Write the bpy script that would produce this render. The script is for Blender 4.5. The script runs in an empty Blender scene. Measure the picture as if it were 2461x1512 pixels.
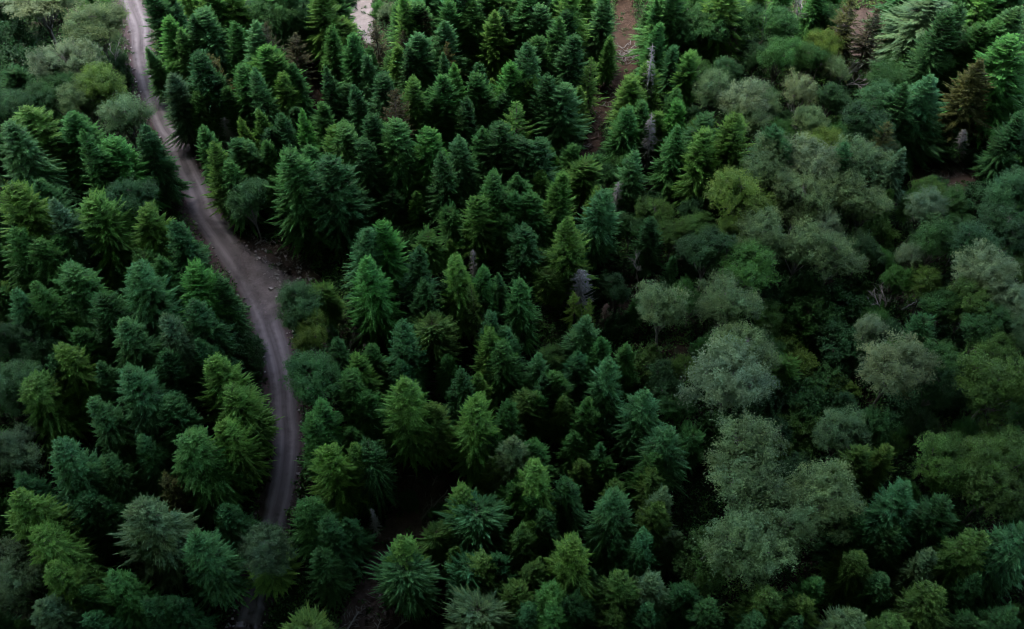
import bpy, math, random
import numpy as np
from mathutils import Vector, Matrix, noise

SC = bpy.context.scene
COL = SC.collection
R = math.radians
rng = np.random.default_rng(7)
random.seed(7)

# ------------------------------------------------------------------ camera
CAM_H, PITCH, FPX = 135.0, R(52), 2400.0          # FPX: focal length in pixels of a 2460 px wide frame
fwd = Vector((0, math.cos(PITCH), -math.sin(PITCH)))
upv = Vector((0, math.sin(PITCH), math.cos(PITCH)))
cam_d = bpy.data.cameras.new('camera')
cam = bpy.data.objects.new('camera', cam_d)
COL.objects.link(cam)
cam.location = (0, 0, CAM_H)
cam.rotation_euler = (R(90) - PITCH, 0, 0)
cam_d.sensor_width = 36
cam_d.lens = 36 * FPX / 2460
cam_d.clip_start = 1
cam_d.clip_end = 8000
SC.camera = cam

TILE = {c: ((i % 3) * 960, (i // 3) * 590) for i, c in enumerate('ABCDEFGHI')}
def photo(t, x, y):
    """a measured spot of the photograph -> direction of sight"""
    ox, oy = TILE[t]
    return ((ox + x / 2.5625) / 1.17073, (oy + y / 2.5625) / 1.17073)
def at(u, v, z=0.0):
    """the place in the world, at height z, that is seen in direction (u, v)"""
    d = fwd + Vector((1, 0, 0)) * ((u - 1230) / FPX) + upv * ((756 - v) / FPX)
    k = (z - CAM_H) / d.z
    return Vector((d.x * k, d.y * k, z)), k          # k = depth along the axis
def ground(t, x, y):
    p, _ = at(*photo(t, x, y))
    return (p.x, p.y)

def terrain(x, y):
    return 0.45 * math.sin(x * 0.045 + 1.3) * math.cos(y * 0.05) + 0.25 * math.sin(x * 0.11 + y * 0.08)

# ------------------------------------------------------------------ materials
def mat(name):
    m = bpy.data.materials.new(name); m.use_nodes = True
    nt = m.node_tree; nt.nodes.clear()
    out = nt.nodes.new('ShaderNodeOutputMaterial')
    return m, nt, out
def node(nt, typ, **kw):
    n = nt.nodes.new(typ)
    for k, v in kw.items():
        if k in n.inputs.keys() if hasattr(n.inputs, 'keys') else False: n.inputs[k].default_value = v
        else: setattr(n, k, v)
    return n
def math_n(nt, op, a, b=None, c=None):
    n = nt.nodes.new('ShaderNodeMath'); n.operation = op
    for i, v in enumerate((a, b, c)):
        if v is None: continue
        if isinstance(v, (int, float)): n.inputs[i].default_value = v
        else: nt.links.new(v, n.inputs[i])
    return n.outputs[0]
def ramp(nt, fac, stops):
    n = nt.nodes.new('ShaderNodeValToRGB')
    while len(n.color_ramp.elements) < len(stops): n.color_ramp.elements.new(0.5)
    for e, (p, c) in zip(n.color_ramp.elements, stops):
        e.position = p; e.color = (*c, 1)
    nt.links.new(fac, n.inputs[0])
    return n.outputs[0]
def noise_n(nt, scale, detail=4, rough=.6, vec=None):
    n = nt.nodes.new('ShaderNodeTexNoise')
    n.inputs['Scale'].default_value = scale; n.inputs['Detail'].default_value = detail; n.inputs['Roughness'].default_value = rough
    if vec is not None: nt.links.new(vec, n.inputs['Vector'])
    return n.outputs['Fac']
def mixc(nt, fac, a, b, blend='MIX'):
    n = nt.nodes.new('ShaderNodeMix'); n.data_type = 'RGBA'; n.blend_type = blend
    for s, v in ((0, fac), (6, a), (7, b)):
        if isinstance(v, (int, float)): n.inputs[s].default_value = v
        elif isinstance(v, tuple): n.inputs[s].default_value = (*v, 1)
        else: nt.links.new(v, n.inputs[s])
    return n.outputs[2]
def principled(nt, out, col, rough=.8, spec=.2, bump=None, bstr=.4, bdist=.05):
    p = nt.nodes.new('ShaderNodeBsdfPrincipled')
    if isinstance(col, tuple): p.inputs['Base Color'].default_value = (*col, 1)
    else: nt.links.new(col, p.inputs['Base Color'])
    p.inputs['Roughness'].default_value = rough
    p.inputs['Specular IOR Level'].default_value = spec
    if bump is not None:
        b = nt.nodes.new('ShaderNodeBump'); b.inputs['Strength'].default_value = bstr; b.inputs['Distance'].default_value = bdist
        nt.links.new(bump, b.inputs['Height']); nt.links.new(b.outputs[0], p.inputs['Normal'])
    nt.links.new(p.outputs[0], out.inputs[0])
    return p

def leaf_material(name, rough, transl, spread, fixed=None):
    """foliage: the tree's own colour, varied spray by spray by the 'tint' of each leaf face"""
    m, nt, out = mat(name)
    at_ = nt.nodes.new('ShaderNodeAttribute'); at_.attribute_name = 'tint'
    if fixed is None:
        oi = nt.nodes.new('ShaderNodeObjectInfo'); base = oi.outputs['Color']
    else:
        base = ramp(nt, at_.outputs['Fac'], fixed)
    tc = nt.nodes.new('ShaderNodeTexCoord')
    nz = noise_n(nt, 0.55, 2, .5, tc.outputs['Object'])
    warm = math_n(nt, 'MULTIPLY_ADD', nz, 1.5, -.25)
    c1 = mixc(nt, warm, mixc(nt, 1.0, base, (.80, .96, 1.04), 'MULTIPLY'), mixc(nt, 1.0, base, (1.24, 1.09, .76), 'MULTIPLY'))
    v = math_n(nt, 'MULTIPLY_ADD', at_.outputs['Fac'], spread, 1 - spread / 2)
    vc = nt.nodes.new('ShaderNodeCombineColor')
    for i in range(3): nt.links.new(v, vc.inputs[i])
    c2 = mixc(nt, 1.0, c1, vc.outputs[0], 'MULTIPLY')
    p = nt.nodes.new('ShaderNodeBsdfPrincipled')
    nt.links.new(c2, p.inputs['Base Color']); p.inputs['Roughness'].default_value = rough
    p.inputs['Specular IOR Level'].default_value = .12
    t = nt.nodes.new('ShaderNodeBsdfTranslucent'); nt.links.new(c2, t.inputs[0])
    mx = nt.nodes.new('ShaderNodeMixShader'); mx.inputs[0].default_value = transl
    nt.links.new(p.outputs[0], mx.inputs[1]); nt.links.new(t.outputs[0], mx.inputs[2])
    nt.links.new(mx.outputs[0], out.inputs[0])
    return m
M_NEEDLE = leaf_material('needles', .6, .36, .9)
M_LEAF = leaf_material('leaves', .5, .38, .9)
M_UNDER = leaf_material('undergrowth_leaves', .6, .2, .5,
    [(0, (.028, .080, .028)), (.4, (.042, .118, .032)), (.75, (.058, .145, .034)), (1, (.090, .155, .036))])
M_WOODS = leaf_material('far_needles', .6, .18, .7,
    [(0, (.022, .06, .03)), (.5, (.035, .085, .035)), (1, (.06, .11, .03))])

def wood_material(name, c0, c1, scale=3):
    m, nt, out = mat(name)
    tc = nt.nodes.new('ShaderNodeTexCoord')
    mp = nt.nodes.new('ShaderNodeMapping'); mp.inputs['Scale'].default_value = (4, 4, .6)
    nt.links.new(tc.outputs['Object'], mp.inputs[0])
    nz = noise_n(nt, scale, 5, .65, mp.outputs[0])
    principled(nt, out, ramp(nt, nz, [(.3, c0), (.7, c1)]), .9, .15, nz, .5, .03)
    return m
M_BARK = wood_material('bark', (.05, .035, .027), (.13, .10, .085))
M_PALEBARK = wood_material('pale_bark', (.07, .063, .055), (.19, .175, .16))
M_DEAD = wood_material('weathered_wood', (.13, .125, .12), (.33, .32, .31))
M_REDDEAD = wood_material('reddish_dead_wood', (.09, .060, .050), (.20, .14, .12))

def ground_material():
    m, nt, out = mat('forest_floor')
    tc = nt.nodes.new('ShaderNodeTexCoord'); v = tc.outputs['Object']
    big, mid, fine = noise_n(nt, .06, 4, .6, v), noise_n(nt, .6, 5, .65, v), noise_n(nt, 5, 4, .7, v)
    soil = ramp(nt, fine, [(.25, (.012, .009, .007)), (.6, (.030, .021, .016)), (.85, (.055, .042, .034))])
    moss = ramp(nt, fine, [(.25, (.007, .020, .007)), (.7, (.018, .045, .014))])
    k = math_n(nt, 'ADD', math_n(nt, 'MULTIPLY', big, .9), math_n(nt, 'MULTIPLY', mid, .9))
    kk = nt.nodes.new('ShaderNodeMapRange'); kk.inputs[1].default_value = .8; kk.inputs[2].default_value = 1.0
    nt.links.new(k, kk.inputs[0])
    principled(nt, out, mixc(nt, kk.outputs[0], soil, moss), .95, .1, fine, .6, .1)
    return m
M_FLOOR = ground_material()

def edge_alpha(nt, vec, edge_attr, lo, hi, shader, out):
    """ragged edge: the sheet thins out into the forest floor where the noise wins"""
    a = nt.nodes.new('ShaderNodeAttribute'); a.attribute_name = edge_attr
    n1 = noise_n(nt, .9, 5, .7, vec)
    s = math_n(nt, 'ADD', a.outputs['Fac'], math_n(nt, 'MULTIPLY_ADD', n1, .9, -.45))
    mr = nt.nodes.new('ShaderNodeMapRange'); mr.inputs[1].default_value = lo; mr.inputs[2].default_value = hi
    nt.links.new(s, mr.inputs[0])
    tr = nt.nodes.new('ShaderNodeBsdfTransparent')
    mx = nt.nodes.new('ShaderNodeMixShader')
    nt.links.new(mr.outputs[0], mx.inputs[0]); nt.links.new(tr.outputs[0], mx.inputs[1]); nt.links.new(shader, mx.inputs[2])
    nt.links.new(mx.outputs[0], out.inputs[0])

def dirt_material(name, dark, light, litter, lo=.25, hi=.5):
    m, nt, out = mat(name)
    tc = nt.nodes.new('ShaderNodeTexCoord'); v = tc.outputs['Object']
    mid, fine, grit = noise_n(nt, .35, 5, .65, v), noise_n(nt, 3, 5, .7, v), noise_n(nt, 14, 3, .7, v)
    k = math_n(nt, 'ADD', math_n(nt, 'MULTIPLY', mid, .6), math_n(nt, 'MULTIPLY', fine, .4))
    c = ramp(nt, k, [(.33, dark), (.62, light)])
    c = mixc(nt, ramp(nt, grit, [(.58, (0, 0, 0)), (.72, (.8, .8, .8))]), c, litter)
    p = principled(nt, out, c, .95, .1, fine, .6, .12)
    edge_alpha(nt, v, 'inside', lo, hi, p.outputs[0], out)
    return m
M_TRAIL = dirt_material('trail_dirt', (.016, .010, .007), (.050, .032, .022), (.085, .068, .058))
M_SLOPE = dirt_material('earth_slope', (.024, .016, .013), (.070, .050, .042), (.14, .118, .108))
M_PULLOFF = dirt_material('pull_off_gravel', (.050, .042, .043), (.140, .124, .133), (.17, .155, .165), .12, .85)
M_CLEARING = dirt_material('pale_gravel', (.10, .085, .083), (.19, .17, .172), (.21, .195, .195))

def road_material():
    m, nt, out = mat('gravel_road')
    tc = nt.nodes.new('ShaderNodeTexCoord'); v = tc.outputs['Object']
    u = nt.nodes.new('ShaderNodeAttribute'); u.attribute_name = 'across'
    l = nt.nodes.new('ShaderNodeAttribute'); l.attribute_name = 'along'
    big, mid, fine = noise_n(nt, .12, 4, .6, v), noise_n(nt, .8, 5, .65, v), noise_n(nt, 9, 4, .75, v)
    cv = nt.nodes.new('ShaderNodeCombineXYZ')
    nt.links.new(math_n(nt, 'MULTIPLY', u.outputs['Fac'], 3.2), cv.inputs[0]); nt.links.new(math_n(nt, 'MULTIPLY', l.outputs['Fac'], .06), cv.inputs[1])
    streak = noise_n(nt, 1.6, 4, .6, cv.outputs[0])
    uu = math_n(nt, 'ADD', u.outputs['Fac'], math_n(nt, 'MULTIPLY_ADD', mid, .22, -.11))
    au = math_n(nt, 'ABSOLUTE', uu)
    # two packed wheel tracks, a loose crown between them
    tr = math_n(nt, 'ABSOLUTE', math_n(nt, 'SUBTRACT', au, .45))
    track = nt.nodes.new('ShaderNodeMapRange'); track.inputs[1].default_value = .30; track.inputs[2].default_value = .05
    nt.links.new(tr, track.inputs[0])
    g = math_n(nt, 'ADD', math_n(nt, 'MULTIPLY', streak, .5), math_n(nt, 'MULTIPLY', fine, .35))
    g = math_n(nt, 'ADD', g, math_n(nt, 'MULTIPLY', big, .25))
    loose = ramp(nt, g, [(.35, (.055, .048, .053)), (.75, (.106, .095, .104))])
    packed = ramp(nt, g, [(.35, (.112, .101, .111)), (.75, (.172, .158, .171))])
    c = mixc(nt, math_n(nt, 'MULTIPLY', track.outputs[0], .8), loose, packed)
    patch = ramp(nt, math_n(nt, 'ADD', math_n(nt, 'MULTIPLY', mid, .55), math_n(nt, 'MULTIPLY', big, .45)), [(.34, (.72, .71, .71)), (.50, (1, 1, 1)), (.66, (1.08, 1.08, 1.09))])
    c = mixc(nt, 1.0, c, patch, 'MULTIPLY')
    # verge of brown soil outside the gravel
    soil = ramp(nt, math_n(nt, 'ADD', math_n(nt, 'MULTIPLY', mid, .5), math_n(nt, 'MULTIPLY', fine, .5)), [(.3, (.022, .015, .015)), (.7, (.070, .050, .054))])
    ed = nt.nodes.new('ShaderNodeMapRange'); ed.inputs[1].default_value = .88; ed.inputs[2].default_value = 1.12
    nt.links.new(math_n(nt, 'ADD', au, math_n(nt, 'ADD', math_n(nt, 'MULTIPLY_ADD', fine, .3, -.15), math_n(nt, 'MULTIPLY_ADD', mid, .45, -.22))), ed.inputs[0])
    c = mixc(nt, ed.outputs[0], c, soil)
    p = principled(nt, out, c, .92, .15, fine, .5, .06)
    edge_alpha(nt, v, 'inside', .25, .5, p.outputs[0], out)
    return m
M_ROAD = road_material()

# ------------------------------------------------------------------ mesh helpers
def mesh_from(name, verts, loops, sizes, material, tint=None, smooth=False):
    me = bpy.data.meshes.new(name)
    verts = np.asarray(verts, np.float32).reshape(-1, 3)
    loops = np.asarray(loops, np.int32).ravel(); sizes = np.asarray(sizes, np.int32)
    me.vertices.add(len(verts)); me.vertices.foreach_set('co', verts.ravel())
    me.loops.add(len(loops)); me.loops.foreach_set('vertex_index', loops)
    me.polygons.add(len(sizes))
    starts = np.concatenate(([0], np.cumsum(sizes)[:-1])).astype(np.int32)
    me.polygons.foreach_set('loop_start', starts)
    if tint is not None:
        a = me.attributes.new('tint', 'FLOAT', 'FACE'); a.data.foreach_set('value', np.asarray(tint, np.float32))
    me.update(calc_edges=True)
    me.polygons.foreach_set('use_smooth', np.full(len(sizes), smooth))
    me.materials.append(material)
    return me
def quads_mesh(name, q, material, tint):
    n = len(q)
    return mesh_from(name, q.reshape(-1, 3), np.arange(n * 4), np.full(n, 4), material, tint)
def link(name, data, parent=None):
    o = bpy.data.objects.new(name, data); COL.objects.link(o)
    if parent is not None: o.parent = parent
    return o
def tag(o, label=None, cat=None, group=None, kind=None):
    for k, v in (('label', label), ('category', cat), ('group', group), ('kind', kind)):
        if v: o[k] = v
    return o

def kites(base, direc, length, width, nrm):
    """leaf sprays: one pointed four-cornered face each. arrays (n,3),(n,3),(n,),(n,),(n,3)"""
    d = direc / np.linalg.norm(direc, axis=1, keepdims=True)
    s = np.cross(d, nrm); s /= np.linalg.norm(s, axis=1, keepdims=True) + 1e-9
    n2 = np.cross(s, d)
    L = length[:, None]; Wd = width[:, None]
    mid = base + d * L * .45 + n2 * L * .08
    tip = base + d * L - n2 * L * .06
    return np.stack([base, mid + s * Wd * .5, tip, mid - s * Wd * .5], 1)

def tubes(segs, sides=5):
    """segs: list of polylines [(p, r), ...] -> verts, loops, sizes"""
    V, L, S = [], [], []; off = 0
    for pl in segs:
        n = len(pl)
        for i, (p, r) in enumerate(pl):
            a = np.array(pl[max(i - 1, 0)][0]); b = np.array(pl[min(i + 1, n - 1)][0])
            t = b - a; t = t / (np.linalg.norm(t) + 1e-9)
            h = np.array((0, 0, 1.0)) if abs(t[2]) < .9 else np.array((1.0, 0, 0))
            e1 = np.cross(t, h); e1 /= np.linalg.norm(e1); e2 = np.cross(t, e1)
            for k in range(sides):
                an = 2 * math.pi * k / sides
                V.append(np.array(p) + r * (math.cos(an) * e1 + math.sin(an) * e2))
        for i in range(n - 1):
            for k in range(sides):
                k2 = (k + 1) % sides
                L += [off + i * sides + k, off + i * sides + k2, off + (i + 1) * sides + k2, off + (i + 1) * sides + k]; S.append(4)
        L += [off + (n - 1) * sides + k for k in range(sides)]; S.append(sides)
        off += n * sides
    return V, L, S
def tube_mesh(name, segs, material, sides=5):
    return mesh_from(name, *tubes(segs, sides), material, smooth=True)

# ------------------------------------------------------------------ trees, each kind in a few growths
def conifer(seed, style, H=15.0, W=7.8, density=1.0, sparse=0.0):
    g = np.random.default_rng(seed)
    P = dict(fir=dict(sp=.40, nb=12, pw=.66, el0=-14, el1=40, droop=.14, hang=.18, tw=.50, belly=.14),
             spruce=dict(sp=.42, nb=13, pw=.72, el0=-8, el1=30, droop=.28, hang=.55, tw=.48, belly=.10),
             hemlock=dict(sp=.44, nb=11, pw=.62, el0=-2, el1=25, droop=.36, hang=.55, tw=.58, belly=.16),
             cedar=dict(sp=.38, nb=11, pw=.60, el0=0, el1=45, droop=.32, hang=.75, tw=.50, belly=.20),
             pine=dict(sp=.34, nb=13, pw=.50, el0=-2, el1=34, droop=.26, hang=.40, tw=.42, belly=.30))[style]
    P = dict(P, pw=P['pw'] * g.uniform(.84, 1.22), sp=P['sp'] * g.uniform(.92, 1.12), el0=P['el0'] + g.uniform(-6, 6), droop=P['droop'] * g.uniform(.7, 1.4))
    R0 = W / 2 * g.uniform(.92, 1.06)
    Q, T = [], []
    limbs = []
    lean = g.normal(0, .12, 2)
    def axis(z):
        return np.array((lean[0] * (z / H) ** 2 * 1.5, lean[1] * (z / H) ** 2 * 1.5, z))
    z = H * (.16 if style != 'pine' else .3)
    lob = g.uniform(0, 6.28, 3)
    while z < H - .25:
        t = z / H
        prof = (1 - t) ** P['pw'] * min(1, .45 + (t - .1) / (P['belly'] + .05))
        if style == 'pine': prof = math.sqrt(max(0.02, 1 - ((t - .55) / .46) ** 2)) * .95 if t > .55 else .8 + .15 * t / .55
        nb = max(4, int(P['nb'] * (.7 + .5 * prof) * density))
        a0 = g.uniform(0, 6.28)
        for k in range(nb):
            if g.random() < sparse * .5: continue
            az = a0 + 6.283 * k / nb + g.normal(0, .3)
            L = R0 * prof * g.choice((.62, .82, .92, .98, 1.08)) * g.uniform(.9, 1.1) * (1 + .12 * math.sin(2 * az + lob[0]) + .12 * math.sin(3 * az + lob[1] + z))
            L = max(L, .22)
            el = R(P['el0'] + (P['el1'] - P['el0']) * t ** 1.3 + g.normal(0, 6))
            b0 = axis(z + g.uniform(-.3, .3))
            rad = np.array((math.cos(az), math.sin(az), 0)); sid = np.array((-math.sin(az), math.cos(az), 0))
            curl = P['droop'] * (1.1 - t)
            def pos(s):
                s = np.asarray(s)[:, None]
                return b0 + rad * L * s + np.array((0, 0, 1)) * L * (s * math.tan(el) - curl * s ** 2 * 1.2 + .08 * s ** 4)
            n = max(4, int(L / .125 * (1 - .45 * sparse)))
            s = np.linspace(.10 if L < 1.2 else .22, .98, n) + g.uniform(-.02, .02, n)
            p = pos(s); ax = pos(s + .02) - p; ax /= np.linalg.norm(ax, axis=1, keepdims=True)
            tl = np.minimum(P['tw'], .42 * L + .10) * (1.05 - s) ** .55 * g.uniform(.6, 1.25, n) + .12
            bt = np.clip(g.normal(.5, .2), 0, 1)
            for sg in (-1, 1):
                spread = g.uniform(.75, 1.15, n)[:, None]
                d = ax * g.uniform(.55, .9, n)[:, None] + sid * sg * spread
                d[:, 2] -= P['hang'] * g.uniform(.4, 1.3, n)
                nr = np.tile(np.array((0, 0, 1.0)), (n, 1)) + sid * g.normal(0, .45, n)[:, None] + rad * g.normal(.1, .35, n)[:, None]
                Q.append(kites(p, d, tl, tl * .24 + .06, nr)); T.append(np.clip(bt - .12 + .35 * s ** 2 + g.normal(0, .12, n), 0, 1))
                # finer shoots lifted off the frond
                m = g.random(n) < .8
                if m.any():
                    d2 = ax[m] * .8 + sid * sg * .5 * spread[m]; d2[:, 2] += g.uniform(-.25, .55, m.sum()) - P['hang'] * .5
                    nr2 = nr[m] + g.normal(0, .5, (m.sum(), 3))
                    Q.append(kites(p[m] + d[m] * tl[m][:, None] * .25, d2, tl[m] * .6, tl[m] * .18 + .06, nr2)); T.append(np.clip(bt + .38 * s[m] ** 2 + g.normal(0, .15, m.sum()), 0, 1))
            # the spine of the frond out to its tip
            n3 = max(2, n // 3); s3 = np.linspace(.3, .97, n3); p3 = pos(s3); d3 = pos(s3 + .03) - p3
            Q.append(kites(p3, d3, np.full(n3, .20 * L + .16), np.full(n3, .13), np.tile(np.array((0, 0, 1.0)), (n3, 1)) + g.normal(0, .3, (n3, 3))))
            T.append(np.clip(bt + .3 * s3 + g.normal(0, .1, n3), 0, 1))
            if L > .7:
                pp = pos(np.array((0, .45, .9)))
                limbs.append([(pp[0], .012 * L + .012), (pp[1], .008 * L + .008), (pp[2], .006)])
        z += P['sp'] * (1.05 - .55 * t) * g.uniform(.85, 1.15) / max(.6, density)
    # leader
    n = 8; top = axis(H - .55)
    dd = np.column_stack((g.normal(0, .3, n), g.normal(0, .3, n), np.ones(n)))
    Q.append(kites(np.tile(top, (n, 1)), dd, np.full(n, .6), np.full(n, .12), g.normal(0, 1, (n, 3)))); T.append(g.uniform(.4, .8, n))
    trunk = [[(axis(zz), .21 * (1 - zz / H) ** .9 + .02) for zz in np.linspace(-.6, H - .1, 9)]] + limbs
    return np.concatenate(Q), np.concatenate(T), trunk

def broadleaf(seed, H=14.0, W=8.0, nclump=360, nleaf=92, leaf=.17, flat=.62, bare=0.0, lift=.46):
    """round crown of leaf clumps carried by limbs; lobed, open at the edges"""
    g = np.random.default_rng(seed)
    R0 = W / 2 * .86; cz = H - W * flat * .68; rz = W * flat * .68
    Q, T, limbs = [], [], []
    nm = g.integers(10, 15); fork = np.array((0, 0, H * lift * .75))
    mains = []
    for k in range(nm):
        az = 6.283 * k / nm + g.normal(0, .3); rr = R0 * g.uniform(.30, .82); e = np.array((math.cos(az) * rr, math.sin(az) * rr, cz + rz * g.uniform(-.7, .45)))
        mid = fork * .5 + e * .5 + np.array((0, 0, -.4))
        limbs.append([(fork - (0, 0, g.uniform(0, 1.2)), .13), (mid, .09), (e, .05)]); mains.append(e)
    mains.append(np.array((0, 0, cz + rz * .3))); limbs.append([(fork, .14), ((0.1, .1, (fork[2] + cz) / 2), .09), (mains[-1], .05)])
    mains = np.array(mains); subr = R0 * g.uniform(.20, .48, len(mains)); subr[-1] = R0 * .50; lobet = g.normal(0, .13, len(mains))
    lobes = g.uniform(0, 6.28, 6)
    for i in range(nclump):
        u = g.uniform(-.45, 1); az = g.uniform(0, 6.283)
        rad = g.uniform(.55, 1.0) ** .5
        h = math.sqrt(max(0, 1 - u * u)); j = i % len(mains); m = mains[j]
        lobe = subr[j] * (1 + .14 * math.sin(3 * az + lobes[0] + 2 * u + j) + .10 * math.sin(5 * az + lobes[1] - 3 * u + 2 * j))
        c = m + np.array((math.cos(az) * h, math.sin(az) * h, u * .9)) * rad * lobe
        if i % 2 == 0:
            q = m * .45 + c * .55 + np.array((0, 0, -.25)); limbs.append([(m, .035), (q, .02), (c, .008)])
        if g.random() < bare: 
            for _ in range(3): limbs.append([(c, .012), (c + g.normal(0, .4, 3) + (0, 0, .4), .005)])
            continue
        out = (c - np.array((0, 0, cz - rz * .5))) / R0 + (c - m) / subr[j]; out /= np.linalg.norm(out) + 1e-9
        n = int(nleaf * g.uniform(.6, 1.35)); cr = g.uniform(.10, .20) * R0 + .08
        # leaves along a few shoots of the clump
        ns = 5; sd = out + g.normal(0, .55, (ns, 3)) + (0, 0, .25); sd /= np.linalg.norm(sd, axis=1, keepdims=True)
        w = g.integers(0, ns, n); f = g.uniform(-.5, 1.15, n)[:, None]
        p = c + sd[w] * cr * f * 1.6 + g.normal(0, cr * .22, (n, 3))
        d = sd[w] * .5 + g.normal(0, .6, (n, 3)); d[:, 2] -= .15
        nr = np.tile(np.array((0, 0, 1.0)), (n, 1)) * 1.0 + out * .6 + g.normal(0, .34, (n, 3))
        sz = leaf * g.uniform(.65, 1.3, n)
        Q.append(kites(p, d, sz, sz * .72, nr)); T.append(np.clip(g.normal(.5, .2) + lobet[j] + g.normal(0, .10, n), 0, 1))
    trunk = [[((0, 0, -.6), .22), ((.05, 0, H * .2), .18), (fork, .14)]] + limbs
    return np.concatenate(Q), np.concatenate(T), trunk

def bare_conifer(seed, H=12.0, W=2.6, n=150, top_only=False):
    g = np.random.default_rng(seed); segs = [[((0, 0, -.5), .2), ((.05, .03, H * .5), .13), ((0, .1, H), .02)]]
    for i in range(n):
        z = g.uniform(.18 if not top_only else .05, .98) * H; az = g.uniform(0, 6.28); L = (W / 2) * (1.05 - z / H) ** .7 * g.uniform(.5, 1.15) + .12
        b = np.array((.03, .05 * z / H, z)); d = np.array((math.cos(az), math.sin(az), g.uniform(-.35, .12)))
        e = b + d * L; m = b + d * L * .5 + np.array((0, 0, .08))
        segs.append([(b, .045), (m, .034), (e + (0, 0, -.1 * L), .014)])
        for _ in range(2):
            s = b + d * L * g.uniform(.35, .85); segs.append([(s, .024), (s + (d + g.normal(0, .6, 3)) * L * .35, .010)])
    return segs
def bare_broadleaf(seed, H=11.0, W=5.0):
    g = np.random.default_rng(seed); segs = []
    def grow(p, d, L, r, lev):
        m = p + d * L * .5 + g.normal(0, .04 * L, 3); e = p + d * L + g.normal(0, .08 * L, 3)
        segs.append([(p, r), (m, r * .85), (e, max(.02, r * .65))])
        if lev == 0: return
        for k in range(g.integers(2, 5)):
            nd = d + g.normal(0, .42, 3); nd[2] += .15; nd /= np.linalg.norm(nd)
            grow(p + (e - p) * g.uniform(.45, 1), nd, L * g.uniform(.5, .75), max(.028, r * .58), lev - 1)
    grow(np.array((0, 0, -.5)), np.array((.03, 0, 1.0)), H * .5, .17, 4)
    return segs

# kind -> (crown builder, design height, design width, how it is placed)
GROWTHS = {}
def growth(kind, i):
    key = (kind, i)
    if key in GROWTHS: return GROWTHS[key]
    seed = 100 * (sum(map(ord, kind)) % 97) + i
    if kind in ('fir', 'spruce', 'hemlock', 'cedar', 'pine'):
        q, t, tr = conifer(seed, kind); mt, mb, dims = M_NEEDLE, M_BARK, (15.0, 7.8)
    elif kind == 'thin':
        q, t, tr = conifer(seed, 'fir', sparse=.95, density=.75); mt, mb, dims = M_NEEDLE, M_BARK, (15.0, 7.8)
    elif kind == 'leaf':
        q, t, tr = broadleaf(seed); mt, mb, dims = M_LEAF, M_PALEBARK, (14.0, 8.0)
    elif kind == 'open':
        q, t, tr = broadleaf(seed, nclump=250, nleaf=84, leaf=.165, bare=.10); mt, mb, dims = M_LEAF, M_PALEBARK, (14.0, 8.0)
    elif kind == 'bush':
        q, t, tr = broadleaf(seed, H=4.2, W=5.0, nclump=190, nleaf=50, leaf=.18, flat=.66, lift=.2); mt, mb, dims = M_LEAF, M_BARK, (4.2, 5.0)
    GROWTHS[key] = (quads_mesh('crown', q, mt, t), tube_mesh('trunk', tr, mb, 4), dims)
    return GROWTHS[key]
DEAD = {}
def dead_growth(kind, i):
    key = (kind, i)
    if key not in DEAD:
        if kind == 'snag': DEAD[key] = (bare_conifer(900 + i), (12.0, 2.6))
        elif kind == 'redsnag': DEAD[key] = (bare_conifer(950 + i, n=170), (12.0, 2.6))
        else: DEAD[key] = (bare_broadleaf(970 + i), (11.0, 5.0))
    return DEAD[key]

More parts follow.
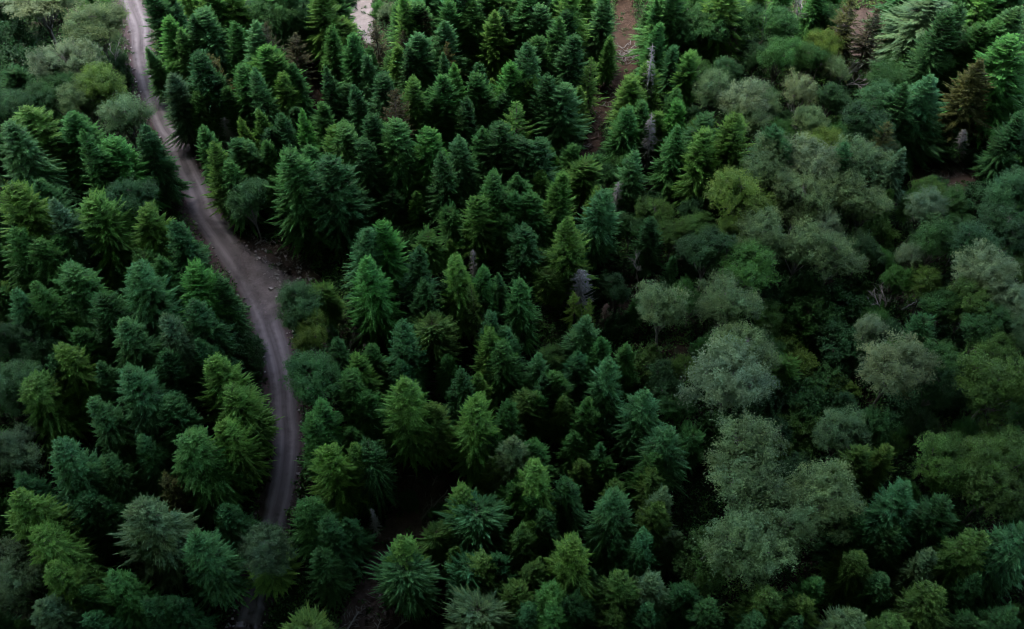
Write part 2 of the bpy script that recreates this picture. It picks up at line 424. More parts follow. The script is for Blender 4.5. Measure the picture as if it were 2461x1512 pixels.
# ------------------------------------------------------------------ the trees the photograph shows
# tile, kind, colour, x, y, width there; "| ..." gives a tree its own label, "# ..." a name others can be found by.
# Conifers are measured at the tip, broad crowns and bushes at the middle.
TREES = '''
A leaf silver 290 60 520
A leaf sage 690 160 450 | broad grey-green broadleaf crown overhanging the far end of the gravel road
A leaf silver 500 430 420 | tall whitish broadleaf tree, the palest crown left of the gravel road # whitish broadleaf tree
A leaf lime 720 600 380 | yellow-topped broadleaf tree in front of the whitish one, beside the road # yellow-topped broadleaf tree
A open sage 870 790 400
A leaf sage 620 700 260
A leaf green 390 650 240
A bush dark 90 330 300
A bush dark 160 500 320
A bush blue 60 560 260
A leaf blue 60 790 260
A leaf dark 250 760 260
A hemlock yellow 230 790 400
A spruce blue 80 925 400
A fir green 480 810 320
A cedar bright 770 1030 380
A hemlock dark 1000 920 360
A fir green 620 930 300
A leaf blue 940 1370 300
A bush dark 1060 1130 240
A cedar yellow 100 1320 380
A spruce blue 290 1290 260
A spruce silver 390 1430 300
A cedar yellow 680 1440 330
A bush dark 780 490 230
A bush dark 870 560 180
A bush dark 850 420 200
A fir dark 1130 -60 300 | dark conifer whose branches reach over the far right edge of the road
A fir bright 1190 150 330 | bright green conifer standing tall right of the road, across from the whitish broadleaf tree # tall bright roadside conifer
A fir green 1310 210 280
A fir dark 1390 380 260
A spruce blue 1090 320 240
A spruce silver 1225 520 310 | silvery blue spruce standing at the right edge of the road # silvery roadside spruce
A fir green 1400 655 270
A thin rust 1510 390 230 | narrow sparse yellow-brown conifer right of the far road # narrow yellow-brown conifer
A fir blue 1575 530 180
A fir green 1530 670 200
A fir green 1660 615 240
A fir dark 1230 -40 260
A fir dark 1340 100 220
A fir blue 1485 80 260
A fir green 1570 10 250
A fir green 1680 190 210
A fir blue 1820 185 320
A fir bright 1910 340 290
A fir green 2010 400 300
A hemlock green 2090 470 260
A fir blue 1850 500 230
A fir green 1740 480 210
A fir yellow 2030 535 290
A thin brown 1930 190 220
A thin brown 2080 270 200
A leaf blue 1760 60 260
A leaf green 1950 110 300
A leaf blue 2150 60 260
A bush green 2200 230 260
A leaf green 2270 90 200
A bush blue 2250 350 200
A fir yellow 1860 775 250
A fir yellow 1740 845 260
A fir dark 2000 825 210
A fir dark 1920 930 200
A cedar green 1480 900 290
A fir yellow 1540 1020 350
A fir blue 1690 980 280
A fir blue 1800 1000 290
A fir green 1920 1010 240
A fir bright 2170 805 280
A fir green 2310 785 270
A fir yellow 2410 920 290
A fir green 2240 1050 420
A fir green 2090 1130 340
A fir dark 2400 1180 360
A fir green 2360 185 260
A fir dark 2380 520 300
A leaf blue 1790 1410 260
A hemlock green 1640 1150 320
B pine yellow 20 270 170
B bush dark 30 -20 130
B bush bright 270 60 130
B bush silver 320 80 150 | small silvery bush beside the pale gravel clearing # silvery bush
B fir green 410 15 240
B fir green 520 20 240
B fir yellow 470 -60 220
B thin brown 245 140 260 | tall sparse brown conifer in front of the pale gravel clearing # sparse brown conifer
B thin brown 450 225 220
B thin brown 610 50 190
B fir yellow 400 345 190
B fir blue 575 270 240
B fir blue 710 145 220
B thin rust 745 285 180
B fir blue 745 360 170
B spruce teal 200 405 250 | slender blue-tinted conifer right of the skid patch, with dark brown trees behind # blue-tinted conifer
B fir green 60 250 290
B fir dark 30 620 280
B fir dark 130 640 240
B fir dark 320 560 260
B thin brown 350 690 240
B fir green 760 0 190
B fir green 925 25 270
B fir yellow 1095 105 240
B fir blue 1245 115 170
B fir green 1050 -40 210
B fir dark 1180 40 200
B fir green 1330 -20 220
B fir blue 1480 65 240
B fir green 1560 -30 280
B fir green 1545 165 240
B fir dark 1625 265 250
B fir green 1400 280 190
B fir blue 1340 330 280
B fir dark 1640 90 200
B spruce blue 1870 -25 290 | tall pale blue-green conifer standing at the left edge of the brown trail # tall pale conifer
B cedar yellow 1930 280 180
B thin yellow 1790 405 160 | narrow yellowish young conifer left of the brown trail # narrow yellowish conifer
B bush yellow 1560 620 150
B fir bright 1220 450 210
B fir dark 990 445 200
B fir bright 810 490 230
B fir green 700 565 240
B fir yellow 510 605 240
B fir green 630 700 200
B fir green 970 600 230
B fir green 1025 540 230
B fir dark 1160 700 200
B fir green 1265 640 210
B fir yellow 1385 590 210
B fir blue 1600 635 290
B fir yellow 1710 625 240
B thin yellow 1250 725 260 | sparse yellow-green conifer with its grey trunk showing through the branches # sparse conifer with a visible trunk
B fir dark 1290 1010 280
B cedar yellow 2200 480 260 | yellow-green cedar with a dead grey tip beside the brown trail # cedar with the dead tip
B cedar yellow 2110 590 310
B cedar green 2030 800 300
B cedar green 2160 760 280
B fir dark 250 860 230
B hemlock green 370 905 330
B fir bright 630 945 290 | bright yellow-green conifer, full cone, in the middle row left of centre # full bright cone
B spruce blue 845 1020 260
B fir green 1025 930 230
B fir dark 170 1000 250
B fir green 20 950 330
B fir dark 740 1100 240
B fir teal 2390 335 210
B fir teal 2445 520 170
B cedar bright 2440 740 220
B cedar yellow 2270 830 200
B spruce green 2425 925 380
B hemlock blue 2090 1110 330
B spruce blue 1845 1385 420 | wide pale green conifer, the largest below the brown trail # wide pale conifer
B pine yellow 1725 1340 240 | round yellow-green crown at the near end of the brown trail # round yellow-green crown
B fir yellow 1440 1240 180
B fir green 1280 1255 270
B fir yellow 1560 1270 310
B fir green 1115 1300 260
B fir green 1260 1400 250
B fir yellow 1000 1430 230
B fir green 1390 1420 240
B fir dark 2240 40 200
B fir green 2300 10 260
B fir green 2260 175 260
B leaf green 2420 90 250
B leaf green 2430 230 230
B bush dark 1910 1150 190
B fir dark 1420 1040 260
B fir dark 880 700 220
B fir dark 1130 880 240
B fir dark 1500 560 220
B fir dark 480 330 200
C leaf green 200 110 420
C leaf green 420 130 300
C bush dark 480 330 260
C leaf green 700 170 290
C leaf bright 690 400 310
C leaf green 1050 130 230
C leaf lime 1010 330 280 | lime green broadleaf crown in front of the white bare tree # lime green broadleaf crown
C leaf green 880 400 260
C thin rust 1250 20 330
C thin brown 1400 60 330
C thin brown 1180 150 260
C spruce silver 1795 0 520 | big silvery spruce leaning to the right at the top of the photo # big leaning silvery spruce
C leaf sage 2000 310 260 | small pale broadleaf tree right of the big leaning silvery spruce # small pale broadleaf tree
C leaf green 1830 440 220
C fir rust 2190 440 340 | muted yellow-brown conifer leaning right, near the top right corner # yellow-brown conifer
C fir bright 2440 300 480
C fir green 2290 150 320
C spruce blue 2390 60 340
C fir dark 2000 30 320
C fir dark 1900 110 260
C fir green 2180 160 260
C spruce teal 1790 540 380
C fir dark 1720 800 380:10
C fir dark 1590 640 300
C leaf blue 1420 720 300
C leaf dark 1330 880 280
C open sage 1100 500 240
C open silver 870 640 270
C leaf sage 910 850 280
C leaf dark 1070 680 250
C leaf blue 320 470 220
C leaf sage 260 600 260
C open silver 450 720 330
C open sage 620 720 240
C leaf sage 490 870 240
C cedar yellow 355 860 280
C cedar yellow 195 1000 300
C cedar dark 140 880 240
C cedar yellow 60 380 240
C cedar dark 640 930 260
C leaf lime 1000 1010 230
C leaf sage 600 1180 330
C leaf silver 930 1200 390 | whitish grey broadleaf crown, the broadest in the middle of the pale grove # broadest crown of the pale grove
C leaf sage 1290 1160 330
C open silver 1420 1030 200
C leaf lime 430 1390 360
C leaf sage 860 1400 340
C leaf sage 1120 1360 280
C spruce silver 1580 1050 320 | silver-blue spruce at the right edge of the pale grove # silver-blue spruce
C bush yellow 1130 930 200
C cedar dark 1180 1010 220
C leaf silver 1750 1440 280
C leaf sage 1340 1460 270
C thin rust 1520 870 180
C bush green 1950 1020 300
C bush dark 2110 960 240
C leaf dark 2370 1010 300
C leaf blue 2390 1370 300
C bush dark 2240 1230 260
C bush dark 1850 1330 150
C bush dark 2080 1130 150
C bush green 2000 1480 240
C bush dark 2180 1420 240
C fir dark 760 1000 240
C bush dark 1500 1230 240
C fir dark 2440 820 300
C bush green 1560 480 220
D cedar yellow 1040 10 360
D fir dark 1260 60 460
D hemlock dark 120 40 300
D hemlock green 50 130 320
D hemlock green 280 240 330
D fir green 420 230 260
D hemlock green 490 425 460 | large drooping green conifer, broad and full, well left of the pull-off # large drooping conifer
D spruce blue 920 385 430 | pale green spruce with layered fans, left of the pull-off # pale layered spruce
D spruce green 1130 380 260
D cedar bright 1390 430 430
D cedar dark 1560 520 300
D spruce silver 1215 750 330
D hemlock dark 1420 660 440
D hemlock green 230 550 320
D hemlock blue 90 600 320
D leaf dark 30 900 280
D spruce blue 890 800 410
D fir green 570 860 280
D hemlock yellow 440 985 320
D spruce blue 700 1110 280
D hemlock yellow 250 1195 410
D spruce blue 955 1130 480 | blue-green spruce with long radiating fronds, left of the yellowish cedar # spruce with long radiating fronds
D cedar yellow 1560 1110 480 | broad olive cedar crowding the left side of the road # broad olive cedar
D cedar yellow 1700 1300 400
D spruce blue 720 1370 370
D cedar dark 1200 1400 300
D leaf dark 220 960 280
D leaf blue 90 1290 340
D fir dark 380 1050 260
D bush dark 1790 960 240
D bush dark 1640 880 240
D bush dark 1820 1090 220
D bush dark 1690 1010 200
D fir dark 1480 950 300
D fir dark 1130 1050 280
D leaf blue 2150 690 370 | round bluish-green broadleaf tree at the near corner of the pull-off # round tree at the pull-off
D leaf lime 2250 880 320 | pale yellow-green broadleaf tree leaning over the road below the pull-off # pale yellow-green roadside tree
D leaf green 2230 1200 480 | large green broadleaf crown touching the right edge of the road # large green roadside crown
D fir green 2290 1400 350
D fir dark 2440 950 260
D fir dark 750 620 300
E spruce blue 130 120 320
E fir bright 290 115 300
E spruce bright 190 375 410 | bright green conifer in front of the earth bank, right of the pull-off # bright conifer by the pull-off
E pine yellow 640 330 230
E fir dark 560 540 260
E fir dark 500 300 300
E fir dark 780 500 220
E hemlock yellow 850 345 400
E fir green 1000 430 260
E thin olive 970 575 260 | short olive conifer in the middle of taller green ones # short olive conifer
E spruce blue 1140 480 240
E spruce green 1290 525 350
E spruce teal 1070 745 220
E fir blue 430 785 330
E pine olive 660 950 310 | rounded olive-green crown, dome shaped, right of a bluish conifer # rounded olive dome
E spruce blue 1200 840 250
E fir yellow 1060 885 240
E fir green 1190 980 290
E spruce blue 1400 1045 310
E spruce blue 1720 775 360
E fir green 1900 915 270
E fir blue 1710 980 290
E spruce blue 1940 1120 370
E spruce green 2060 1000 290
E fir yellow 110 1040 250
E fir blue 480 1080 210
E fir green 210 950 250
E fir green 80 1215 270
E spruce yellow 420 1195 430
E fir green 180 1320 280
E fir dark 850 1165 270
E fir yellow 980 1180 220
E fir dark 700 1200 260
E fir yellow 920 1340 350
E fir green 1160 1370 260
E fir olive 1330 1325 260
E fir green 1420 1315 210
E fir olive 1590 1360 200
E fir green 1740 1370 280
E fir olive 650 1400 300
E spruce teal 2200 1310 400
E bush olive 2170 1140 240
E fir green 1180 85 290
E fir yellow 1660 75 330
E fir dark 960 120 300
E fir dark 1330 150 300
E thin lime 1700 590 180
E thin lime 1800 645 140
E pine olive 1410 450 190
E pine olive 1500 570 190
E bush dark 1870 560 240
E bush dark 1990 830 240
E bush dark 1330 420 220
E fir dark 2250 100 300
E leaf sage 2330 700 420 | full pale broadleaf crown left of a similar smaller one, in front of the dark gap # full pale crown
E bush dark 650 630 200
E bush olive 1600 640 180
E fir dark 1480 1250 260
E fir green 1560 1180 260
F leaf sage 300 640 400
F leaf sage 450 1010 440
F leaf silver 330 1230 560 | big silvery grey broadleaf crown, wide and ragged, below the full pale crown # big silvery crown
F leaf silver 1520 1120 540 | big pale grey broadleaf crown standing apart on the right # pale crown standing apart
F open silver 1350 840 230
F leaf silver 1460 470 400
F open silver 1680 290 220
F leaf sage 570 190 330
F leaf sage 860 260 330
F leaf sage 1110 320 330
F leaf silver 1070 110 260
F leaf lime 360 150 230
F leaf bright 440 420 330
F leaf dark 180 300 320
F bush green 820 590 280
F bush green 900 770 300
F bush green 1120 720 260
F bush bright 1390 780 230
F bush blue 1170 1010 280
F bush lime 870 1150 240
F bush lime 730 1010 200
F bush green 990 1310 260
F bush lime 1120 1330 200
F bush green 840 1430 280
F bush dark 640 700 260
F bush dark 620 1440 260
F bush dark 1060 900 260
F bush olive 720 850 180
F leaf silver 2180 460 400 | silvery blue-grey broadleaf crown near the right edge # silvery crown near the right edge
F leaf silver 2390 640 320
F leaf sage 2420 810 260
F leaf yellow 1790 480 260
F leaf yellow 2080 680 300
F leaf green 1850 660 270
F leaf green 2160 860 290
F leaf yellow 2290 790 220
F leaf green 1850 180 320
F leaf dark 2130 220 360
F leaf dark 2330 120 330
F bush yellow 1370 170 260
F leaf green 1840 1080 280
F leaf yellow 2270 1030 270
F leaf yellow 2270 1250 460
F bush dark 1950 1300 260
F bush dark 1700 760 260
F bush dark 1960 1000 240
F leaf dark 1810 1260 260
F bush dark 1600 1450 260
G hemlock blue 390 165 480
G leaf grey 60 230 340
G spruce blue 1000 105 330
G spruce blue 780 265 300
G spruce green 1380 120 600 | large green spruce with long drooping fronds, left of the lower road # large green spruce
G cedar yellow 1640 10 420
G thin rust 1180 460 300 | small yellowish conifer with few fronds in a dark gap # small yellowish conifer
G hemlock yellow 60 540 480
G hemlock yellow 290 790 480
G hemlock grey 1000 620 640 | very broad grey-green conifer crown in the lower left # very broad grey-green conifer
G spruce blue 1400 830 440
G hemlock yellow 400 1010 420
G hemlock green 810 1105 440
G leaf grey 90 1130 360
G hemlock grey 310 1340 460
G hemlock green 600 1230 300
G fir dark 1270 1330 340
G fir dark 1060 1260 340
G fir dark 600 560 340
G fir dark 720 620 300
G fir dark 1640 650 360
G fir dark 1390 950 300
G fir green 2250 30 380
G fir yellow 2380 225 420
G hemlock green 2190 600 380
G leaf grey 1800 960 390 | greyish broadleaf crown hiding the left side of the lower road # greyish crown over the road
G hemlock yellow 1910 1010 440:6.5 | wide olive conifer spreading right across the lower road # wide conifer across the road
G cedar olive 2350 1270 380
G pine olive 2250 1560 330
G fir dark 2350 700 420
G fir dark 140 420 300
G fir dark 700 1420 320
G leaf grey 60 1000 260
G fir dark 2330 970 340
H hemlock green 60 40 260
H spruce yellow 100 205 300
H cedar dark 190 200 320
H spruce yellow 650 -50 360:10
H fir green 960 105 270
H fir green 1070 90 240
H spruce grey 1230 150 380
H fir green 1400 145 300
H fir olive 1080 245 260
H spruce yellow 1400 330 430
H fir green 1260 440 320
H fir green 1410 510 300
H fir green 1700 110 250
H fir blue 1860 150 240
H fir green 1900 275 220
H fir olive 1740 320 230
H hemlock blue 2340 55 410
H fir green 2260 275 330
H fir olive 2270 385 260
H spruce blue 1980 565 430 | spreading pale spruce seen from above, long thin fronds, in the lower middle # spreading pale spruce
H spruce grey 2300 490 330
H fir olive 1990 455 260
H fir olive 2260 600 310
H spruce teal 2220 770 350
H spruce grey 2400 810 240
H hemlock yellow 930 475 400
H pine blue 960 760 420 | round blue-green crown right of the pale log # round blue-green crown
H pine olive 700 880 250
H bush green 710 660 180
H fir olive 1270 740 330
H fir yellow 1390 730 250
H fir blue 1520 700 260
H hemlock lime 1680 840 470 | bright lime conifer seen from above, the most yellow star-shaped crown # lime star-shaped crown
H hemlock yellow 430 870 440
H pine blue 460 1170 380 | round bluish crown at the foot of the earth slope # round crown on the earth slope
H fir olive 820 890 260
H spruce olive 1010 940 390
H pine blue 890 1170 320
H fir olive 1410 1030 300
H fir olive 1290 1180 340
H spruce green 1490 1170 400
H spruce blue 1340 1280 340
H spruce green 1530 1370 430
H pine grey 990 1430 410 | round grey-green crown at the bottom edge, middle of the photo # round crown at the bottom edge
H pine olive 540 1400 290
H spruce olive 2040 1080 400 | olive spruce seen from above like a star, in the lower right of centre # olive star-shaped spruce
H spruce grey 2290 1130 390
H spruce olive 1980 1330 330
H spruce blue 1810 1080 230
H spruce teal 2250 1290 340
H fir dark 2200 1440 340
H bush dark 480 580 180
H fir dark 60 700 300
H bush grey 670 1170 190 | small pale grey lichen-covered bush at the edge of the earth slope # grey lichen bush
H bush dark 1050 1180 240
H fir dark 1130 950 300
H fir dark 1650 450 320
H fir dark 1960 820 320
H fir dark 1740 1250 320
I leaf sage 1150 70 320
I leaf sage 440 390 600 | broad pale crown with deep lobes, upper left part of the lowest pale grove # broad lobed crown
I leaf sage 1040 590 520 | broad pale crown on the right side of the lowest pale grove # right crown of the lowest grove
I leaf sage 440 860 600 | largest grey-green broadleaf crown, nearest the bottom of the photo # largest grey-green crown
I leaf sage 740 760 440
I leaf olive 140 1010 330
I bush yellow 850 70 260
I bush yellow 840 280 230
I leaf green 1390 70 260
I bush green 220 80 300
I bush dark 430 100 240
I cedar olive 1340 215 290
I cedar olive 1480 180 260
I spruce teal 1600 540 460 | dark teal spruce leaning right, with a pale tip, in the lower right # teal leaning spruce
I leaf yellow 1880 260 360
I leaf yellow 2290 290 420
I leaf olive 2230 480 380
I spruce teal 2420 760 520 | blue spruce at the right edge, leaning out of the photo # blue spruce at the right edge
I hemlock olive 2120 820 460
I spruce grey 1780 990 360
I spruce olive 1290 970 380 | olive spruce seen from above, below the right crown of the lowest grove # olive spruce below the grove
I spruce green 980 1130 350
I spruce olive 940 1340 330
I spruce grey 1220 1350 410 | greyish spruce seen from above near the bottom edge on the right # greyish bottom spruce
I hemlock blue 1460 1120 320
I hemlock olive 1840 1310 420
I hemlock olive 620 1240 400
I spruce blue 520 1420 340
I spruce dark 2330 1330 440
I hemlock olive 1600 1430 440
I fir dark 1900 640 380
I fir dark 1250 720 320
I fir dark 2080 1180 380
I fir dark 1560 860 320
I fir dark 200 1350 340
I fir dark 840 1480 320
I fir dark 2150 1480 380
I bush dark 1250 420 280
I fir dark 60 1200 320
A fir yellow 1480 -121 266
A spruce yellow 1640 -130 258
A fir blue 1800 -157 320
A fir green 1960 -130 319
A hemlock blue 2120 -171 279
A fir yellow 2280 -141 251
A fir green 2420 -115 255
B hemlock blue 600 -140 306
B fir dark 700 -178 254
B fir blue 850 -163 283
B hemlock dark 960 -137 314
B hemlock yellow 1120 -146 318
B hemlock yellow 1250 -161 293
B fir dark 1420 -113 270
B spruce yellow 1650 -117 263
B fir yellow 1740 -156 286
B fir green 2380 -153 304
C hemlock green 100 -185 255
C hemlock yellow 320 -148 320
C spruce yellow 560 -160 254
C spruce green 760 -181 263
C fir green 980 -138 287
C spruce green 1120 -185 293
C spruce dark 1640 -173 298
C hemlock blue 2080 -124 299
C fir yellow 2240 -126 284
C hemlock green 2420 -152 305
'''
SHADES = {   # the leaves' own colour (linear)
    'dark': (.030, .085, .030), 'green': (.044, .122, .034), 'bright': (.054, .160, .036), 'blue': (.048, .126, .048),
    'teal': (.040, .114, .046), 'yellow': (.068, .148, .032), 'lime': (.086, .158, .030), 'olive': (.058, .114, .028),
    'sage': (.086, .146, .062), 'silver': (.112, .168, .090), 'grey': (.068, .118, .056), 'rust': (.058, .066, .022), 'brown': (.042, .044, .022)}
SILVER_NEEDLES = (.054, .108, .056)
SHADE_WORD = {'dark': 'dark green', 'green': 'mid-green', 'bright': 'bright green', 'blue': 'blue-green', 'teal': 'teal', 'yellow': 'yellow-green',
    'lime': 'lime green', 'olive': 'olive', 'sage': 'pale sage', 'silver': 'silvery', 'grey': 'grey-green', 'rust': 'yellow-brown', 'brown': 'brown'}
KIND_NAME = {'fir': 'fir_tree', 'spruce': 'spruce_tree', 'hemlock': 'hemlock_tree', 'cedar': 'cedar_tree', 'pine': 'pine_tree', 'thin': 'sparse_conifer',
    'leaf': 'broadleaf_tree', 'open': 'broadleaf_tree', 'bush': 'bush'}
NOUN = {'leaf': 'broadleaf tree', 'open': 'broadleaf tree', 'bush': 'bush'}
CATEGORY = {'fir': 'fir tree', 'spruce': 'spruce tree', 'hemlock': 'hemlock tree', 'cedar': 'cedar tree', 'pine': 'pine tree', 'leaf': 'broadleaf tree', 'open': 'broadleaf tree', 'bush': 'bush'}
GROUP = {'fir': 'fir trees of the forest', 'spruce': 'spruces of the forest', 'hemlock': 'hemlocks of the forest', 'cedar': 'cedars of the forest', 'pine': 'rounded pines of the forest', 'conifer': 'sparse ailing conifers', 'broadleaf tree': 'broadleaf trees among the conifers', 'bush': 'bushes in the gaps of the forest'}
NVAR = {'fir': 7, 'spruce': 5, 'hemlock': 5, 'cedar': 4, 'pine': 3, 'thin': 3, 'leaf': 7, 'open': 3, 'bush': 5}

# ---- landmarks that are not living trees
PLACES = [('gravel pull-off', 'D', 2060, 430), ('pale gravel clearing', 'B', 150, 90), ('brown trail', 'B', 1930, 650),
          ('thin grey fallen log', 'E', 950, 335), ('pale log on the earth slope', 'H', 675, 610), ('grey tangle of fallen branches', 'E', 1520, 720),
          ('grey leafless conifer', 'A', 1630, 900), ('white bare tree', 'C', 880, 90), ('reddish dead conifer', 'C', 340, 260),
          ('leaning bare tree', 'C', 1240, 280), ('grey snag', 'B', 2290, 950), ('bushy grey dead top', 'E', 1720, 500)]

recs = []
for ln in TREES.strip().splitlines():
    lm = own = None
    if '#' in ln: ln, lm = [s.strip() for s in ln.split('#')]
    if '|' in ln: ln, own = [s.strip() for s in ln.split('|')]
    t, kind, shade, x, y, w = ln.split(); w, _, h = w.partition(':')
    u, v = photo(t, float(x), float(y))
    recs.append(dict(kind=kind, shade=shade, row=TILE[t][1] // 590, u=u, v=v, w=float(w), fixh=float(h or 0), tall=random.uniform(.86, 1.14), own=own, lm=lm, noun=NOUN.get(kind, 'conifer')))

# ------------------------------------------------------------------ roads, trails and clearings
ROAD = [('A', 925, -250, 85), ('A', 945, 0, 80), ('A', 1010, 200, 76), ('A', 1025, 400, 70), ('A', 1065, 600, 66), ('A', 1140, 800, 66), ('A', 1195, 920, 66),
        ('A', 1255, 1000, 70), ('A', 1335, 1200, 85), ('A', 1425, 1400, 98), ('D', 1460, 0, 92), ('D', 1530, 100, 98), ('D', 1600, 200, 102), ('D', 1670, 300, 104),
        ('D', 1740, 400, 106), ('D', 1800, 500, 108), ('D', 1855, 600, 106), ('D', 1900, 720, 104), ('D', 1935, 850, 100), ('D', 1985, 1000, 95), ('D', 2020, 1150, 92),
        ('D', 2042, 1300, 90), ('D', 2055, 1500, 88), ('G', 2070, 100, 88), ('G', 2062, 300, 90), ('G', 2035, 500, 92), ('G', 1990, 700, 92), ('G', 1940, 900, 92),
        ('G', 1880, 1150, 92), ('G', 1815, 1400, 92), ('G', 1780, 1510, 92), ('G', 1700, 1750, 92)]
def catmull(P, step):
    P = [np.array(p, float) for p in P]; out = []
    P = [2 * P[0] - P[1]] + P + [2 * P[-1] - P[-2]]
    for i in range(1, len(P) - 2):
        n = max(2, int(np.linalg.norm(P[i + 1][:2] - P[i][:2]) / step))
        for k in range(n):
            t = k / n; a, b, c, d = P[i - 1], P[i], P[i + 1], P[i + 2]
            out.append(.5 * (2 * b + (c - a) * t + (2 * a - 5 * b + 4 * c - d) * t * t + (3 * b - a - 3 * c + d) * t ** 3))
    out.append(P[-2]); return np.array(out)
rp = []
for t, x, y, hw in ROAD:
    p = ground(t, x, y); q = ground(t, x + hw, y); rp.append((p[0], p[1], math.dist(p, q) * .98))
# smooth the half width
rp = [(p[0], p[1], sum(r[2] for r in rp[max(0, i - 2):i + 3]) / len(rp[max(0, i - 2):i + 3])) for i, p in enumerate(rp)]
d0 = np.array(rp[0]) - np.array(rp[1]); rp = [tuple(np.array(rp[0]) + d0 / np.linalg.norm(d0[:2]) * 60)] + rp
d1 = np.array(rp[-1]) - np.array(rp[-2]); d1[2] = 0; rp = rp + [tuple(np.array(rp[-1]) + d1 / np.linalg.norm(d1[:2]) * 50)]
road = catmull(rp, 1.0)
road[:, 2] = np.clip(road[:, 2], 1.5, 2.7)
def build_road():
    us = np.array((-2.3, -1.9, -1.5, -1.2, -1.0, -.75, -.5, -.25, 0, .25, .5, .75, 1.0, 1.2, 1.5, 1.8))
    V, A, AL, IN = [], [], [], []; L = 0
    for i in range(len(road)):
        a, b = road[max(i - 1, 0)], road[min(i + 1, len(road) - 1)]
        t = (b - a)[:2]; t /= np.linalg.norm(t); n = np.array((t[1], -t[0])); n = -n if n[0] < 0 else n
        if i: L += np.linalg.norm(road[i][:2] - road[i - 1][:2])
        for u in us:
            x, y = road[i][:2] + n * u * road[i][2]
            crown = .05 * (1 - u * u) if abs(u) < 1 else 0
            V.append((x, y, terrain(x, y) + .05 + crown)); A.append(u); AL.append(L)
            IN.append(min((u + 2.3) / .8, (1.8 - u) / .6))
    m = len(us); loops, sizes = [], []
    for i in range(len(road) - 1):
        for k in range(m - 1):
            loops += [i * m + k, (i + 1) * m + k, (i + 1) * m + k + 1, i * m + k + 1]; sizes.append(4)
    me = mesh_from('gravel_road', V, loops, sizes, M_ROAD, smooth=True)
    for nm, d in (('across', A), ('along', AL), ('inside', np.clip(IN, 0, 1))):
        at_ = me.attributes.new(nm, 'FLOAT', 'POINT'); at_.data.foreach_set('value', np.array(d, np.float32))
    return me
tag(link('gravel_road', build_road()), 'grey gravel forest road with two worn wheel tracks and brown verges', 'road', kind='structure')

def inside_poly(px, py, poly):
    r = np.zeros(px.shape, bool); n = len(poly)
    for i in range(n):
        (x1, y1), (x2, y2) = poly[i], poly[(i + 1) % n]
        c = ((y1 > py) != (y2 > py)) & (px < (x2 - x1) * (py - y1) / (y2 - y1 + 1e-12) + x1)
        r ^= c
    return r
def dist_poly(px, py, poly):
    d = np.full(px.shape, 1e9); n = len(poly)
    for i in range(n):
        a, b = np.array(poly[i]), np.array(poly[(i + 1) % n]); ab = b - a; l2 = ab @ ab + 1e-9
        t = np.clip(((px - a[0]) * ab[0] + (py - a[1]) * ab[1]) / l2, 0, 1)
        d = np.minimum(d, np.hypot(px - a[0] - t * ab[0], py - a[1] - t * ab[1]))
    return d
OPEN = []
def sheet(name, label, cat, material, pts, lift, soft=1.6, step=.8):
    poly = [ground(*p) for p in pts]; OPEN.append(poly)
    xs, ys = zip(*poly)
    gx = np.arange(min(xs) - 2, max(xs) + 2, step); gy = np.arange(min(ys) - 2, max(ys) + 2, step)
    X, Y = np.meshgrid(gx, gy, indexing='ij')
    ins = inside_poly(X, Y, poly); d = np.where(ins, 1, -1) * dist_poly(X, Y, poly)
    keep = d > -1.6
    idx = -np.ones(X.shape, int); idx[keep] = np.arange(keep.sum())
    V = [(x, y, terrain(x, y) + lift) for x, y in zip(X[keep], Y[keep])]
    loops, sizes = [], []
    for i in range(len(gx) - 1):
        for j in range(len(gy) - 1):
            f = [idx[i, j], idx[i + 1, j], idx[i + 1, j + 1], idx[i, j + 1]]
            if min(f) >= 0: loops += f; sizes.append(4)
    me = mesh_from(name, V, loops, sizes, material, smooth=True)
    a = me.attributes.new('inside', 'FLOAT', 'POINT'); a.data.foreach_set('value', np.clip(.5 + d[keep] / (2 * soft), 0, 1).astype(np.float32))
    return tag(link(name, me), label, cat, kind='structure')
def poly_in(t, s):
    v = list(map(float, s.split())); return [(t, v[i], v[i + 1]) for i in range(0, len(v), 2)]
sheet('pull_off', 'gravel pull-off with dark debris beside the bend of the road', 'pull-off', M_PULLOFF,
      poly_in('D', '1690 240 1770 260 1860 330 1990 380 2090 470 2150 560 2060 640 1990 710 1930 800 1830 620 1740 440'), .13, 1.7)
sheet('earth_slope', 'dark brown earth and debris at the back of the pull-off', 'bare earth', M_SLOPE,
      poly_in('D', '1700 140 1800 170 1930 220 2100 260 2240 390 2320 500 2240 570 2140 580 2060 460 1960 380 1840 320 1760 240'), .09, 1.8)
sheet('gravel_clearing', 'pale gravel clearing with a track leaving the top of the photo', 'clearing', M_CLEARING,
      poly_in('B', '-80 110 0 80 60 60 110 -10 120 -160 240 -160 215 60 225 180 250 330 180 300 120 200 60 160 -60 150'), .034, 1.4)
sheet('skid_trail', 'brown needle-covered trail running down a gap between the conifers', 'trail', M_TRAIL,
      poly_in('B', '2010 -60 2110 -60 2095 130 2160 250 2180 400 2110 530 2040 700 1940 810 1880 910 1860 1090 1790 1230 1640 1220 1700 1080 1780 1000 1810 860 1800 700 1850 570 1900 430 1960 290 1975 120'), .038, 1.8)
sheet('skid_trail', 'short brown bare strip behind the conifers left of the blue-tinted conifer', 'trail', M_TRAIL,
      poly_in('A', '2180 420 2340 420 2350 600 2310 830 2220 800 2200 600'), .042, 1.8)
sheet('earth_slope', 'dark reddish bare earth strip with logs at the bottom of the photo', 'bare earth', M_SLOPE,
      poly_in('H', '460 260 620 380 820 400 900 420 800 560 650 720 640 880 560 960 700 1100 640 1300 480 1450 480 1600 -120 1600 40 1340 160 1120 170 960 250 840 330 720 400 560 380 400'), .046, 2.0)
